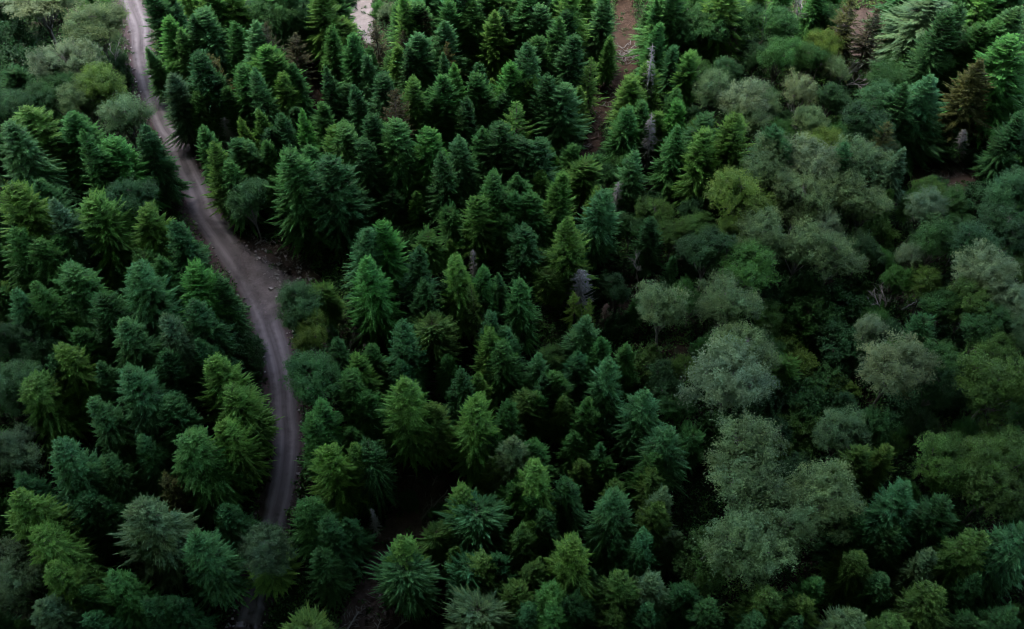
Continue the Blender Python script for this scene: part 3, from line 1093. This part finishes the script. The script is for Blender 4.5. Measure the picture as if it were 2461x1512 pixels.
sheet('earth_slope', 'dark brown bare earth patch among low bushes near the right edge', 'bare earth', M_SLOPE,
      poly_in('C', '1620 1120 1850 1020 2080 1060 2180 1350 2150 1480 1850 1440 1650 1320'), .05, 2.2)
sheet('earth_slope', 'brown shaded earth under the brown conifers at the top right', 'bare earth', M_SLOPE,
      poly_in('C', '1100 100 1450 60 1500 300 1380 460 1160 420 1100 250'), .054, 2.2)

def road_dist(x, y):
    d = np.hypot(road[:, 0] - x, road[:, 1] - y); i = int(np.argmin(d)); return d[i], i

# ------------------------------------------------------------------ place the trees
Z_PX = FPX * 1.17073 * 2.5625
ROAD_PX = [photo(t, x, y) for t, x, y, hw in ROAD]
SOFT_PX = [photo(t, x, y) for t, x, y in [('B', 2040, 60), ('B', 2070, 250), ('B', 2110, 330), ('B', 2050, 500), ('B', 1950, 680), ('B', 1880, 850), ('B', 1800, 1020), ('B', 1740, 1130),
    ('D', 2000, 400), ('D', 2150, 480), ('D', 1900, 300), ('B', 100, 80), ('B', 170, 100), ('B', 200, 220), ('H', 700, 450), ('H', 560, 650), ('H', 400, 800), ('H', 250, 1000), ('H', 200, 1200), ('H', 150, 1400),
    ('A', 2270, 600), ('C', 1750, 1250), ('C', 1950, 1200)]]
DEAD_PX = [photo(t, x, y) for t, x, y in [('C', 880, 60), ('C', 680, 70), ('C', 1240, 280), ('C', 1230, 450), ('A', 1630, 900), ('B', 2290, 950), ('B', 2240, 400), ('E', 1720, 520), ('E', 1520, 700), ('C', 340, 260),
    ('E', 1910, 740), ('E', 950, 340), ('C', 880, 650), ('F', 1600, 650), ('C', 2150, 960), ('B', 2000, 1370), ('H', 640, 640)]]
ROAD_PX += [((a[0] + b[0]) / 2, (a[1] + b[1]) / 2) for a, b in zip(ROAD_PX, ROAD_PX[1:])]
for r in recs:
    k = CAM_H - 14
    near = min(math.hypot(r['u'] - a, r['v'] - b) for a, b in ROAD_PX + SOFT_PX + DEAD_PX) < (.8 * r['w'] + 120) / 3
    for _ in range(6):
        W = r['w'] * k / Z_PX
        if r['noun'] == 'conifer':
            W *= (1.15 if near or r['kind'] == 'pine' else (1.68, 1.46, 1.28)[r['row']]); H = r['fixh'] or r['tall'] * min(19, max(4.5, 3.8 + 1.42 * W)); zz = H - .2
            if r['kind'] == 'pine': H = min(13, 3 + 1.2 * W); zz = H * .62
        elif r['noun'] == 'bush': W *= 1.0 if near else 1.45; H = W * .84; zz = H * .5
        else: W *= 1.0 if near else 1.14 if r['w'] >= 400 else 1.22 if r['row'] else 1.28; H = min(17, 5.5 + 1.1 * W); zz = H - W * .38
        p, k = at(r['u'], r['v'], zz)
    r.update(W=W, H=H, x=p.x, y=p.y)
    d, i = road_dist(r['x'], r['y']); lim = road[i][2] * 1.12 + .5
    if d < lim:                                           # no trunk stands in the road
        s = (np.array((r['x'], r['y'])) - road[i][:2]) / max(d, .01)
        r['x'], r['y'] = road[i][:2] + s * lim
        r['moved'] = lim - d
print('moved off the road:', [(r['kind'], round(r['u']), round(r['v']), round(r['moved'], 1)) for r in recs if 'moved' in r])

# the lower trees that close the canopy wherever the measured crowns leave the floor open
def fill_gaps():
    g = np.random.default_rng(33); tx = np.array([r['x'] for r in recs]); ty = np.array([r['y'] for r in recs]); tr = np.array([r['W'] / 2 for r in recs])
    c = [(x, y) for x in np.arange(-150, 150, 2.0) for y in np.arange(40, 215, 2.0)]; g.shuffle(c); n = 0
    for x, y in c:
        x += g.uniform(-1, 1); y += g.uniform(-1, 1); right = False
        d = Vector((x, y, 6 - CAM_H)); k = d.dot(fwd); u = 1230 + FPX * d.x / k; v = 756 - FPX * d.dot(upv) / k
        if not (-20 < u < 2480 and -20 < v < 1530): continue
        if min(math.hypot(u - a, v - b - 30) for a, b in DEAD_PX) < 62: continue
        gap = (np.hypot(tx - x, ty - y) - tr).min()
        if gap < .45 or road_dist(x, y)[0] < 7.5: continue
        X, Y = np.array([x]), np.array([y])
        if any(inside_poly(X, Y, p)[0] or dist_poly(X, Y, p)[0] < 5.5 for p in OPEN): continue
        W = min(6.5, 2 * gap + 2.9) * g.uniform(.9, 1.1); right = u > 1500 + 250 * g.normal() and v > 60 and g.random() < .8
        kind = 'leaf' if right else g.choice(('hemlock', 'cedar', 'bush', 'pine'))
        H = W * .84 if kind == 'bush' else (4.5 + .9 * W if right else 3 + 1.4 * W)
        recs.append(dict(kind=str(kind), shade=str(g.choice(('dark', 'green', 'bright', 'yellow') if right else ('dark', 'green', 'green', 'yellow'))), u=u, v=v, w=0, own=None, lm=None,
                         noun=NOUN.get(str(kind), 'conifer'), W=W, H=H, x=x, y=y))
        tx = np.append(tx, x); ty = np.append(ty, y); tr = np.append(tr, W / 2); n += 1
    print('filled', n)
fill_gaps()

# ------------------------------------------------------------------ labels: each tree by its look and by the landmark nearest to it
ORD = [(w + ' ' if w else '') + 'nearest' for w in ('', 'second', 'third', 'fourth', 'fifth', 'sixth', 'seventh', 'eighth', 'ninth', 'tenth', 'eleventh', 'twelfth', 'thirteenth', 'fourteenth')]
def label_all():
    marks = [(n, *photo(t, x, y), None) for n, t, x, y in PLACES] + [(r['lm'], r['u'], r['v'], r) for r in recs if r['lm']]
    classes = {}
    for r in recs: classes.setdefault((r['shade'], r['noun']), []).append(r)
    for (shade, noun), rs in classes.items():
        ws = sorted(r['W'] for r in rs); lo, hi = ws[len(ws) // 3], ws[-1 - len(ws) // 3]
        best = {}
        for name, mu, mv, mr in marks:
            for word, ok in (('left of', lambda a, b: -a > abs(b)), ('right of', lambda a, b: a > abs(b)), ('beyond', lambda a, b: -b >= abs(a)), ('in front of', lambda a, b: b >= abs(a))):
                c = sorted((math.hypot(r['u'] - mu, r['v'] - mv), i) for i, r in enumerate(rs) if r is not mr and ok(r['u'] - mu, r['v'] - mv))
                for rank, (d, i) in enumerate(c[:14]):
                    s = (rank * 260 + d, rank, word, name)
                    if i not in best or s < best[i]: best[i] = s
        for i, r in enumerate(rs):
            if r['own']: r['label'] = r['own']; continue
            _, rank, word, name = best[i]
            size = 'slim ' if r['W'] <= lo and len(rs) > 4 else 'broad ' if r['W'] >= hi and len(rs) > 4 else ''
            r['label'] = f"{ORD[rank]} {SHADE_WORD[shade]} {noun} {word} the {name}"
            if size and len(r['label'].split()) < 14: r['label'] += f", a {size.strip()} one"
used = {}
cnt = {}
for r in recs:
    kind = r['kind']; i = cnt.get(kind, 0) % NVAR[kind]; cnt[kind] = cnt.get(kind, 0) + 1
    crown_me, trunk_me, (DH, DW) = growth(kind, i)
    key = (kind, i)
    if key not in used:
        root = link(KIND_NAME[kind], None)
        parts = [link('trunk', trunk_me, root), link('crown', crown_me, root)]
        used[key] = (root, parts)
    else:
        src, sp = used[key]
        root = src.copy(); COL.objects.link(root); parts = []
        for p in sp:
            c = p.copy(); COL.objects.link(c); c.parent = root; parts.append(c)
    root.empty_display_size = .5
    root.location = (r['x'], r['y'], terrain(r['x'], r['y']))
    root.rotation_euler = (random.gauss(0, .035), random.gauss(0, .035), random.uniform(0, 6.283))
    s = r['W'] / DW
    root.scale = (s * random.uniform(.92, 1.08), s * random.uniform(.92, 1.08), r['H'] / DH)
    hue = random.gauss(0, .05); lf = .84 if r['noun'] != 'conifer' and r['shade'] in ('dark', 'green', 'bright', 'blue', 'yellow') else 1.0
    col = [c * k * lf for k, c in zip((1 + hue, 1, 1 - hue * .8), SILVER_NEEDLES if r['shade'] == 'silver' and r['noun'] == 'conifer' else SHADES[r['shade']])]
    f = random.uniform(1.25, 1.6) if r['noun'] == 'conifer' else random.uniform(.95, 1.2)
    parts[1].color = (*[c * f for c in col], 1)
    r['root'] = root
    tag(root, None, CATEGORY.get(kind, 'conifer'), GROUP[kind if kind in GROUP else r['noun']])

# ------------------------------------------------------------------ dead trees
def dead(kind, i, t, x, y, w, H, label, material, lean=(0, 0), tip=True, name='dead_tree', foot=None):
    p, k = at(*photo(t, x, y), H if tip else H * .5)
    segs, (DH, DW) = dead_growth(kind, i)
    me = tube_mesh('trunk', segs, material, 4)
    o = link(name, me); W = w * k / Z_PX
    o.location = (p.x - lean[0] * H, p.y - lean[1] * H, terrain(p.x, p.y))
    o.scale = (W / DW, W / DW, H / DH)
    o.rotation_euler = (-lean[1], lean[0], i * 1.7)
    return tag(o, label, 'dead tree', 'dead trees standing among the conifers')
dead('redsnag', 0, 'A', 1605, 835, 190, 9, 'grey leafless conifer, dense with bare twigs, between green conifers right of the road', M_DEAD)
dead('snag', 1, 'B', 2250, 320, 170, 19.5, 'dead grey spire rising above the yellow-green cedar beside the brown trail', M_DEAD)
dead('redsnag', 1, 'B', 2315, 865, 170, 13, 'grey snag with short drooping twigs, right of the cedars by the trail', M_DEAD, (.12, 0))
dead('snag', 2, 'B', 2000, 1310, 150, 11, 'grey snag with thin twigs standing behind the wide pale conifer', M_DEAD)
dead('bare', 0, 'C', 900, -20, 230, 14, 'white bare branching tree at the top of the photo, without leaves', M_DEAD, (.10, 0))
dead('bare', 1, 'C', 690, 10, 130, 13, 'thin bare grey tree, left of the white bare tree', M_DEAD, (.1, 0))
dead('bare', 2, 'C', 1280, 190, 200, 13, 'leaning bare grey tree in front of the brown conifers', M_DEAD, (.22, .05))
dead('bare', 3, 'C', 1250, 390, 190, 10, 'bare grey tree with a forked tip, in front of the leaning bare one', M_DEAD, (.2, 0))
dead('redsnag', 2, 'C', 370, 190, 190, 12, 'reddish brown dead conifer in the gap right of the trail', M_REDDEAD)
dead('bare', 4, 'C', 880, 590, 170, 12, 'pale forked dead branches rising through the silvery crown', M_DEAD, (.08, 0))
dead('redsnag', 3, 'E', 1730, 440, 260, 11, 'bushy grey dead conifer top above the tangle of fallen branches', M_DEAD)
dead('redsnag', 0, 'E', 1910, 680, 120, 7, 'small reddish brown dead conifer right of the tangle of branches', M_REDDEAD)
dead('bare', 0, 'E', 2160, 320, 190, 9, 'dim bare tree in the dark gap left of the full pale crown', M_DEAD)
dead('snag', 0, 'E', 950, 300, 110, 9, 'short grey snag standing beside the thin fallen log', M_DEAD)
dead('bare', 1, 'F', 1640, 620, 260, 8, 'bare grey twiggy tree below the silvery crown on the right', M_DEAD, (.3, 0))
dead('snag', 1, 'H', 215, 640, 110, 8, 'thin grey snag left of the earth slope at the bottom', M_DEAD)
dead('redsnag', 2, 'C', 2160, 910, 150, 9, 'grey twiggy dead conifer in front of the yellow-brown conifer', M_DEAD, (.2, 0))
dead('bare', 2, 'A', 800, 330, 260, 8, 'curved bare branches under the grey-green crown by the far road', M_DEAD, (.1, 0))
dead('bare', 3, 'D', 2440, 860, 190, 10, 'bare forked tree behind the pale yellow-green roadside tree', M_PALEBARK)

# ------------------------------------------------------------------ fallen logs and branch heaps
def log(t, x1, y1, x2, y2, r, label, material=M_DEAD, lift=.25):
    a, b = np.array(ground(t, x1, y1)), np.array(ground(t, x2, y2)); L = np.linalg.norm(b - a); g = np.random.default_rng(int(x1 + y1))
    d = (b - a) / L; nrm = np.array((-d[1], d[0])); pts = []
    for f in np.linspace(0, 1, 9):
        q = a + (b - a) * f + nrm * g.normal(0, .012 * L); pts.append(((q[0], q[1], terrain(*q) + lift + .1 * f), r * (1.05 - .6 * f)))
    segs = [pts]
    for f in g.uniform(.2, .95, 9):
        q = a + (b - a) * f; z = terrain(*q) + lift; s = g.choice((-1, 1)); l = g.uniform(.3, .9)
        segs.append([((q[0], q[1], z), r * .3), ((*(q + nrm * s * l + d * l * .6), z + g.uniform(.1, .5)), r * .1)])
    return tag(link('fallen_log', tube_mesh('fallen_log', segs, material, 7)), label, 'log', 'fallen logs')
log('E', 828, 298, 1078, 368, .17, 'thin grey fallen log lying level in a dark gap, in the middle', lift=1.6)
log('H', 580, 715, 770, 505, .17, 'pale log lying aslant on the dark earth slope')
log('H', 650, 655, 648, 575, .11, 'short pale stick lying across the slanting pale log', lift=.5)
log('H', 655, 470, 690, 400, .10, 'thin grey stick on the earth slope beyond the pale log')
log('H', 45, 1520, 130, 1395, .14, 'grey log at the left of the bottom earth slope', lift=.3)
log('H', 385, 1520, 470, 1455, .15, 'grey log at the bottom edge, right of the others on the slope', lift=.3)
log('H', 260, 1520, 285, 1450, .10, 'short grey stick between the two logs at the bottom edge', lift=.3)
log('B', 1745, 1068, 1785, 1080, .10, 'short pale stick on the near part of the brown trail')
log('B', 1800, 1020, 1870, 1000, .10, 'thin brown stick lying across the brown trail', M_REDDEAD)
log('E', 635, 1345, 790, 1352, .12, 'dim grey log in the gap below the rounded olive dome', lift=1.2)
log('E', 635, 1268, 745, 1268, .10, 'dim thin log beyond the other one, below the rounded olive dome', lift=1.2)
log('F', 1560, 760, 1690, 685, .14, 'grey leaning log below the silvery crown on the right', lift=1.8)
log('C', 2140, 1090, 2280, 1040, .12, 'pale log near the right edge among dark bushes', lift=1.0)
log('D', 1835, 245, 1880, 215, .12, 'pale stick in the debris behind the pull-off')

def heap(name, label, cat, pts, n, l0, l1, rad, material, seed, up=.5):
    poly = [ground(*p) for p in pts]; g = np.random.default_rng(seed); xs, ys = zip(*poly); segs = []
    while len(segs) < n:
        x, y = g.uniform(min(xs), max(xs)), g.uniform(min(ys), max(ys))
        if not inside_poly(np.array([x]), np.array([y]), poly)[0]: continue
        a = g.uniform(0, 6.28); L = g.uniform(l0, l1); z = terrain(x, y) + g.uniform(.05, up)
        e = (x + math.cos(a) * L, y + math.sin(a) * L)
        m = ((x + e[0]) / 2 + g.normal(0, .12 * L), (y + e[1]) / 2 + g.normal(0, .12 * L))
        r = rad * g.uniform(.5, 1.4)
        segs.append([((x, y, z), r), ((*m, z + g.uniform(0, .25)), r * .8), ((*e, terrain(*e) + g.uniform(.05, up)), r * .4)])
    return tag(link(name, tube_mesh(name, segs, material, 4)), label, cat, kind='stuff')
heap('brush_heap', 'whitish heap of dead branches on the upper brown trail', 'brush', poly_in('B', '1990 340 2120 310 2180 380 2140 450 2020 450'), 90, .8, 2.4, .05, M_DEAD, 1)
heap('brush_heap', 'scattered dead branches on the lower brown trail', 'brush', poly_in('B', '1800 560 1960 560 2000 700 1950 850 1840 880 1800 760'), 70, .5, 1.8, .035, M_DEAD, 2, .3)
heap('brush_heap', 'scattered sticks at the far end of the brown trail', 'brush', poly_in('B', '1980 130 2090 0 2110 120 2060 230 1980 240'), 60, .6, 2.0, .035, M_REDDEAD, 3, .3)
heap('brush_heap', 'grey tangle of fallen branches in the dark gap right of centre', 'brush', poly_in('E', '1430 740 1560 660 1700 560 1760 600 1660 700 1520 780'), 130, .8, 3.2, .05, M_DEAD, 4, 1.6)
heap('brush_heap', 'sticks and debris scattered behind the pull-off', 'brush', poly_in('D', '1760 120 1900 180 2100 270 2270 420 2260 520 2120 440 2050 320 1860 270'), 130, .3, 1.3, .035, M_DEAD, 5, .3)
heap('brush_heap', 'pale branch litter beside the slanting log on the earth slope', 'brush', poly_in('H', '600 560 760 540 760 620 640 800 560 780'), 90, .4, 1.5, .03, M_DEAD, 6, .4)
heap('brush_heap', 'branch litter on the bottom end of the earth slope', 'brush', poly_in('H', '40 1380 300 1150 420 1420 420 1520 -40 1520'), 130, .3, 1.4, .025, M_DEAD, 7, .25)
heap('brush_heap', 'grey branch litter on the brown earth near the right edge', 'brush', poly_in('C', '1650 1120 1850 1060 2050 1080 2150 1400 1850 1420'), 120, .5, 1.8, .035, M_DEAD, 8, .5)
heap('brush_heap', 'twigs on the dark earth left of the slanting pale log', 'brush', poly_in('H', '340 480 560 340 620 420 480 620 360 640'), 60, .4, 1.5, .025, M_DEAD, 9, .4)

# stones along the road and in the pull-off
def stones(name, label, n, seed, where):
    g = np.random.default_rng(seed); V, L, S, off = [], [], [], 0
    base = [(a, b, c) for a in (-1, 1) for b in (-1, 1) for c in (-1, 1)]
    F = [(0, 1, 3, 2), (4, 6, 7, 5), (0, 4, 5, 1), (2, 3, 7, 6), (0, 2, 6, 4), (1, 5, 7, 3)]
    for _ in range(n):
        x, y = where(g); s = g.uniform(.05, .2) if g.random() < .9 else g.uniform(.2, .4)
        M = np.array(Matrix.Rotation(g.uniform(0, 6.28), 3, 'Z') @ Matrix.Rotation(g.uniform(0, 6.28), 3, 'X'))
        for b in base: V.append(M @ (np.array(b) * s * g.uniform(.55, 1, 3)) + (x, y, terrain(x, y) + .08))
        for f in F: L += [off + q for q in f]; S.append(4)
        off += 8
    m, nt, out = mat('stone'); tc = nt.nodes.new('ShaderNodeTexCoord')
    principled(nt, out, ramp(nt, noise_n(nt, 2, 4, .6, tc.outputs['Object']), [(.3, (.10, .09, .095)), (.7, (.30, .28, .29))]), .9, .2)
    return tag(link(name, mesh_from(name, V, L, S, m)), label, 'gravel', kind='stuff')
def on_verge(g):
    i = g.integers(20, len(road) - 20); a, b = road[i - 1], road[i + 1]; t = (b - a)[:2]; t /= np.linalg.norm(t); n = np.array((t[1], -t[0]))
    return road[i][:2] + n * g.choice((-1, 1)) * road[i][2] * g.uniform(.92, 1.9)
stones('roadside_gravel', 'loose stones along both verges of the gravel road', 900, 11, on_verge)
pp = [ground(*p) for p in poly_in('D', '1780 220 2000 280 2240 430 2280 520 2120 600 2000 560 1900 420')]
def in_pull(g):
    while True:
        x, y = g.uniform(min(p[0] for p in pp), max(p[0] for p in pp)), g.uniform(min(p[1] for p in pp), max(p[1] for p in pp))
        if inside_poly(np.array([x]), np.array([y]), pp)[0]: return x, y
stones('pull_off_rubble', 'loose rubble scattered over the pull-off', 90, 12, in_pull)

# ------------------------------------------------------------------ forest floor, undergrowth and the woods around
def build_ground():
    def axis_pts(lo, hi, step, far):
        c = np.arange(lo, hi + step, step); g1 = []; d = step
        x = hi
        while x < far: d *= 1.35; x += d; g1.append(x)
        g0 = []; d = step; x = lo
        while x > -far: d *= 1.35; x -= d; g0.append(x)
        return np.array(g0[::-1] + list(c) + g1)
    xs, ys = axis_pts(-150, 150, 1.5, 3500), axis_pts(20, 250, 1.5, 3500)
    X, Y = np.meshgrid(xs, ys, indexing='ij')
    Zf = np.vectorize(terrain)(X, Y)
    V = np.stack([X, Y, Zf], -1).reshape(-1, 3); n, m = X.shape
    i, j = np.meshgrid(np.arange(n - 1), np.arange(m - 1), indexing='ij'); a = (i * m + j).ravel()
    loops = np.stack([a, a + m, a + m + 1, a + 1], 1)
    return mesh_from('ground', V, loops, np.full(len(a), 4), M_FLOOR, smooth=True)
tag(link('ground', build_ground()), 'dark mossy forest floor under the trees', 'ground', kind='structure')

FRAME = [at(-40, -40)[0], at(2500, -40)[0], at(2500, 1560)[0], at(-40, 1560)[0]]
FRAME = [(p.x, p.y) for p in FRAME]
def blocked(X, Y, pad):
    b = np.zeros(X.shape, bool)
    for poly in OPEN: b |= inside_poly(X, Y, poly) & (dist_poly(X, Y, poly) > -pad + 1.0 if pad < 0 else True)
    for i in range(0, len(road), 2): b |= np.hypot(X - road[i, 0], Y - road[i, 1]) < road[i, 2] * 1.22 + pad
    return b
def undergrowth():
    g = np.random.default_rng(5); sp = 1.3
    X, Y = np.meshgrid(np.arange(-150, 150, sp), np.arange(38, 225, sp), indexing='ij')
    X = X + g.uniform(-.8, .8, X.shape); Y = Y + g.uniform(-.8, .8, Y.shape)
    ok = inside_poly(X, Y, [(x * 1.12, 30 + (y - 30) * 1.06 if y > 100 else y - 12) for x, y in FRAME]) 
    bare = blocked(X, Y, .3); roadway = np.zeros(X.shape, bool)
    for i in range(0, len(road), 2): roadway |= np.hypot(X - road[i, 0], Y - road[i, 1]) < road[i, 2] * 1.22 + .3
    sprig = bare & ~roadway & (g.random(X.shape) < .14); ok &= ~bare | sprig
    dens = np.array([noise.noise((x * .05, y * .05, 3)) for x, y in zip(X.ravel(), Y.ravel())]).reshape(X.shape)
    ok &= (g.random(X.shape) < .92 + .5 * dens) | sprig; SP = sprig[ok]
    X, Y, D = X[ok], Y[ok], dens[ok]; Q, T = [], []
    for x, y, dn, sm in zip(X, Y, D, SP):
        h = g.choice((.5, .9, 1.4, 2.4)) * g.uniform(.7, 1.3) * (1 + .5 * dn); rr = g.uniform(.65, 1.3); n = int(40 * g.uniform(.7, 1.3)); h, rr, n = (.3, .45, 16) if sm else (h, rr, n); z = terrain(x, y)
        v = g.normal(0, 1, (n, 3)); v[:, 2] = np.abs(v[:, 2]); v /= np.linalg.norm(v, axis=1, keepdims=True)
        p = np.array((x, y, z)) + v * (rr, rr, h) * g.uniform(.5, 1.05, (n, 1))
        d = v * .6 + g.normal(0, .6, (n, 3)); sz = g.uniform(.22, .50, n)
        Q.append(kites(p, d, sz, sz * .6, np.tile(np.array((0, 0, 1.0)), (n, 1)) + v * .4 + g.normal(0, .5, (n, 3))))
        T.append(np.clip(np.clip(.42 + .5 * dn + g.normal(0, .2), 0, 1) + g.normal(0, .08, n), 0, 1))
    return quads_mesh('undergrowth', np.concatenate(Q), M_UNDER, np.concatenate(T))
tag(link('undergrowth', undergrowth()), 'low shrubs, ferns and saplings filling the gaps between the trees', 'undergrowth', kind='stuff')

def woods():
    """the wood that goes on past the edges of the photograph"""
    g = np.random.default_rng(9); protos = []
    for i, st in enumerate(('fir', 'hemlock', 'fir', 'spruce')):
        q, t, tr = conifer(700 + i, st); m = g.random(len(q)) < .34; q, t = q[m], t[m]
        c = q.mean(1, keepdims=True); protos.append((c + (q - c) * 1.6, t))
    sp = 5.6
    X, Y = np.meshgrid(np.arange(-165, 165, sp), np.arange(22, 245, sp), indexing='ij')
    X = X + g.uniform(-1.8, 1.8, X.shape); Y = Y + g.uniform(-1.8, 1.8, Y.shape)
    # keep clear of everything whose tip would still show in the photograph
    ok = np.zeros(X.shape, bool)
    for i in range(X.shape[0]):
        for j in range(X.shape[1]):
            vis = False
            for z in (0, 9, 19):
                d = Vector((X[i, j], Y[i, j], z - CAM_H)); k = d.dot(fwd)
                if k <= 0: continue
                u = 1230 + FPX * d.x / k; v = 756 - FPX * d.dot(upv) / k
                pad = FPX * 3.3 / k
                if -pad < u < 2460 + pad and -pad < v < 1512 + pad: vis = True
            ok[i, j] = not vis
    ok &= ~blocked(X, Y, 4.5)
    for i in range(0, len(road), 2): ok &= (np.hypot(X - road[i, 0], Y - road[i, 1]) > 8.5) | (Y > 70)
    fr = [(x * 1.0, y) for x, y in FRAME]
    ok &= dist_poly(X, Y, fr) < 42
    Q, T = [], []
    for x, y in zip(X[ok], Y[ok]):
        q, t = protos[g.integers(0, 4)]; a = g.uniform(0, 6.28); s = g.uniform(.75, 1.15); ca, sa = math.cos(a) * s, math.sin(a) * s
        M = np.array(((ca, -sa, 0), (sa, ca, 0), (0, 0, s * g.uniform(.85, 1.1))))
        Q.append((q @ M.T + (x, y, terrain(x, y))).astype(np.float32)); T.append(np.clip(t * .6 + g.uniform(0, .5), 0, 1))
    print('kinds', {k: sum(r['kind']==k for r in recs) for k in NVAR}); print('woods', len(Q), 'undergrowth ok')
    return quads_mesh('surrounding_woods', np.concatenate(Q), M_WOODS, np.concatenate(T))
tag(link('surrounding_woods', woods()), 'dense conifer wood going on beyond the edges of the photo', 'woods', kind='stuff')

# ------------------------------------------------------------------ leave out what the photograph shows nothing of, then label the rest
def prune_and_label():
    bpy.context.view_layer.update()
    dg = bpy.context.evaluated_depsgraph_get(); eye = Vector((0, 0, CAM_H)); owner = {}
    for r in recs:
        owner[r['root'].name] = r
    def first(p):
        d = (p - eye).normalized(); hit, loc, n, f, ob, m = SC.ray_cast(dg, eye, d)
        return ob
    g = random.Random(4); drop = set()
    for o in [o for o in SC.objects if o.name.startswith(('dead_tree', 'fallen_log', 'brush_heap'))]:
        c = {}
        for _ in range(40):
            ob = first(o.matrix_world @ o.data.vertices[g.randrange(len(o.data.vertices))].co)
            if ob is not None and ob.parent is not None: c[ob.parent.name] = c.get(ob.parent.name, 0) + 1
        drop |= {n for n, k in c.items() if k >= 19 and owner[n]['own'] is None}
    seen = {}
    for iy in range(158):
        for ix in range(256):
            ob = first(at(2460 * (ix + .5) / 256, 1512 * (iy + .5) / 158)[0])
            if ob is not None and ob.parent is not None: seen[ob.parent.name] = seen.get(ob.parent.name, 0) + 1
    hidden = {n for n in owner if seen.get(n, 0) < 2}
    print('opened', len(drop), 'hidden', len(hidden), 'own hidden', [owner[n]['own'] for n in hidden if owner[n]['own']])
    for n in drop | hidden:
        r = owner[n]; recs.remove(r)
        for c in list(r['root'].children): bpy.data.objects.remove(c)
        bpy.data.objects.remove(r['root'])
    label_all()
    for r in recs: r['root']['label'] = r['label']
    labs = [r['label'] for r in recs]
    print('trees', len(recs), 'unique labels', len(set(labs)), 'longest', max(len(l.split()) for l in labs), {w: sum(l.startswith(w + ' nearest') for l in labs) for w in ('second', 'third', 'fourth', 'fifth', 'sixth', 'seventh')})
prune_and_label()

# ------------------------------------------------------------------ sky: overcast light, an unseen blocker added over the near land
SUN_EL, SUN_AZ = R(66), R(-60)                   # azimuth from +Y towards +X
w = bpy.data.worlds.new('World'); SC.world = w; w.use_nodes = True
nt = w.node_tree; bg = nt.nodes['Background']
sky = nt.nodes.new('ShaderNodeTexSky'); sky.sky_type = 'NISHITA'; sky.sun_disc = False
sky.sun_elevation = SUN_EL; sky.sun_rotation = SUN_AZ; sky.altitude = 400; sky.dust_density = 6; sky.ozone_density = 1.0
nt.links.new(sky.outputs[0], bg.inputs[0]); bg.inputs[1].default_value = .145
sd = bpy.data.lights.new('sun', 'SUN'); sd.energy = 1.2; sd.angle = R(40); sd.color = (1, .97, .93)
so = bpy.data.objects.new('sun', sd); COL.objects.link(so)
sdir = Vector((math.sin(SUN_AZ) * math.cos(SUN_EL), math.cos(SUN_AZ) * math.cos(SUN_EL), math.sin(SUN_EL)))
so.rotation_euler = sdir.to_track_quat('Z', 'Y').to_euler()

def shade_blocker():  # opaque lumpy bank out of view, added only to darken the near land
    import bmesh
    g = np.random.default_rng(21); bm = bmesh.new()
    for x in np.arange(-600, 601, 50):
        for y in np.arange(BLOCKER_EDGE - 750, BLOCKER_EDGE + 1, 50):
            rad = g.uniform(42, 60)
            M = Matrix.Translation((x + g.uniform(-16, 16), y + g.uniform(-16, 16), BLOCKER_Z + g.uniform(-14, 30))) @ Matrix.Diagonal((1, 1, g.uniform(.4, .75), 1))
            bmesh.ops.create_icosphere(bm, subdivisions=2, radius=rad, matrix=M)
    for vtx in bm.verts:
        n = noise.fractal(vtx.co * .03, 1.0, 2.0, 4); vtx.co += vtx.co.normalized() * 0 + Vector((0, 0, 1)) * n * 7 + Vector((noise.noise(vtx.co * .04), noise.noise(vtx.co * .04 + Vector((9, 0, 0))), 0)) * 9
    me = bpy.data.meshes.new('shade_blocker'); bm.to_mesh(me); bm.free()
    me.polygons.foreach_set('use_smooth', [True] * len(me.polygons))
    m, nt, out = mat('blocker_surface')
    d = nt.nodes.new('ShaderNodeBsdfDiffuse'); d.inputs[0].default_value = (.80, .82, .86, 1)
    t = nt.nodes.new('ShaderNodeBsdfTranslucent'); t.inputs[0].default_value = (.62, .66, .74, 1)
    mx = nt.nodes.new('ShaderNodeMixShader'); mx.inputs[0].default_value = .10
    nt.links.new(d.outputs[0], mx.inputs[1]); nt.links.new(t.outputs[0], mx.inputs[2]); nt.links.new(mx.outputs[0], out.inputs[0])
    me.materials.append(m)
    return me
BLOCKER_Z, BLOCKER_EDGE = 250, 194
tag(link('shade_blocker', shade_blocker()), 'unseen lumpy blocker added overhead to darken the near forest', 'shade_blocker', kind='structure')

# ------------------------------------------------------------------ picture
vs = SC.view_settings
vs.view_transform = 'Standard'; vs.look = 'None'; vs.gamma = 1; vs.use_curve_mapping = False
vs.exposure = 3.08
SC.cycles.max_bounces = 7; SC.cycles.diffuse_bounces = 4; SC.cycles.glossy_bounces = 1; SC.cycles.transmission_bounces = 3
SC.cycles.transparent_max_bounces = 6
SC.cycles.use_adaptive_sampling = True; SC.cycles.adaptive_threshold = .015; SC.cycles.filter_width = 1.0; SC.cycles.adaptive_min_samples = 12
SC.cycles.use_denoising = True; SC.cycles.denoiser = 'OPENIMAGEDENOISE'; SC.cycles.denoising_prefilter = 'ACCURATE'; SC.cycles.denoising_input_passes = 'RGB_ALBEDO_NORMAL'
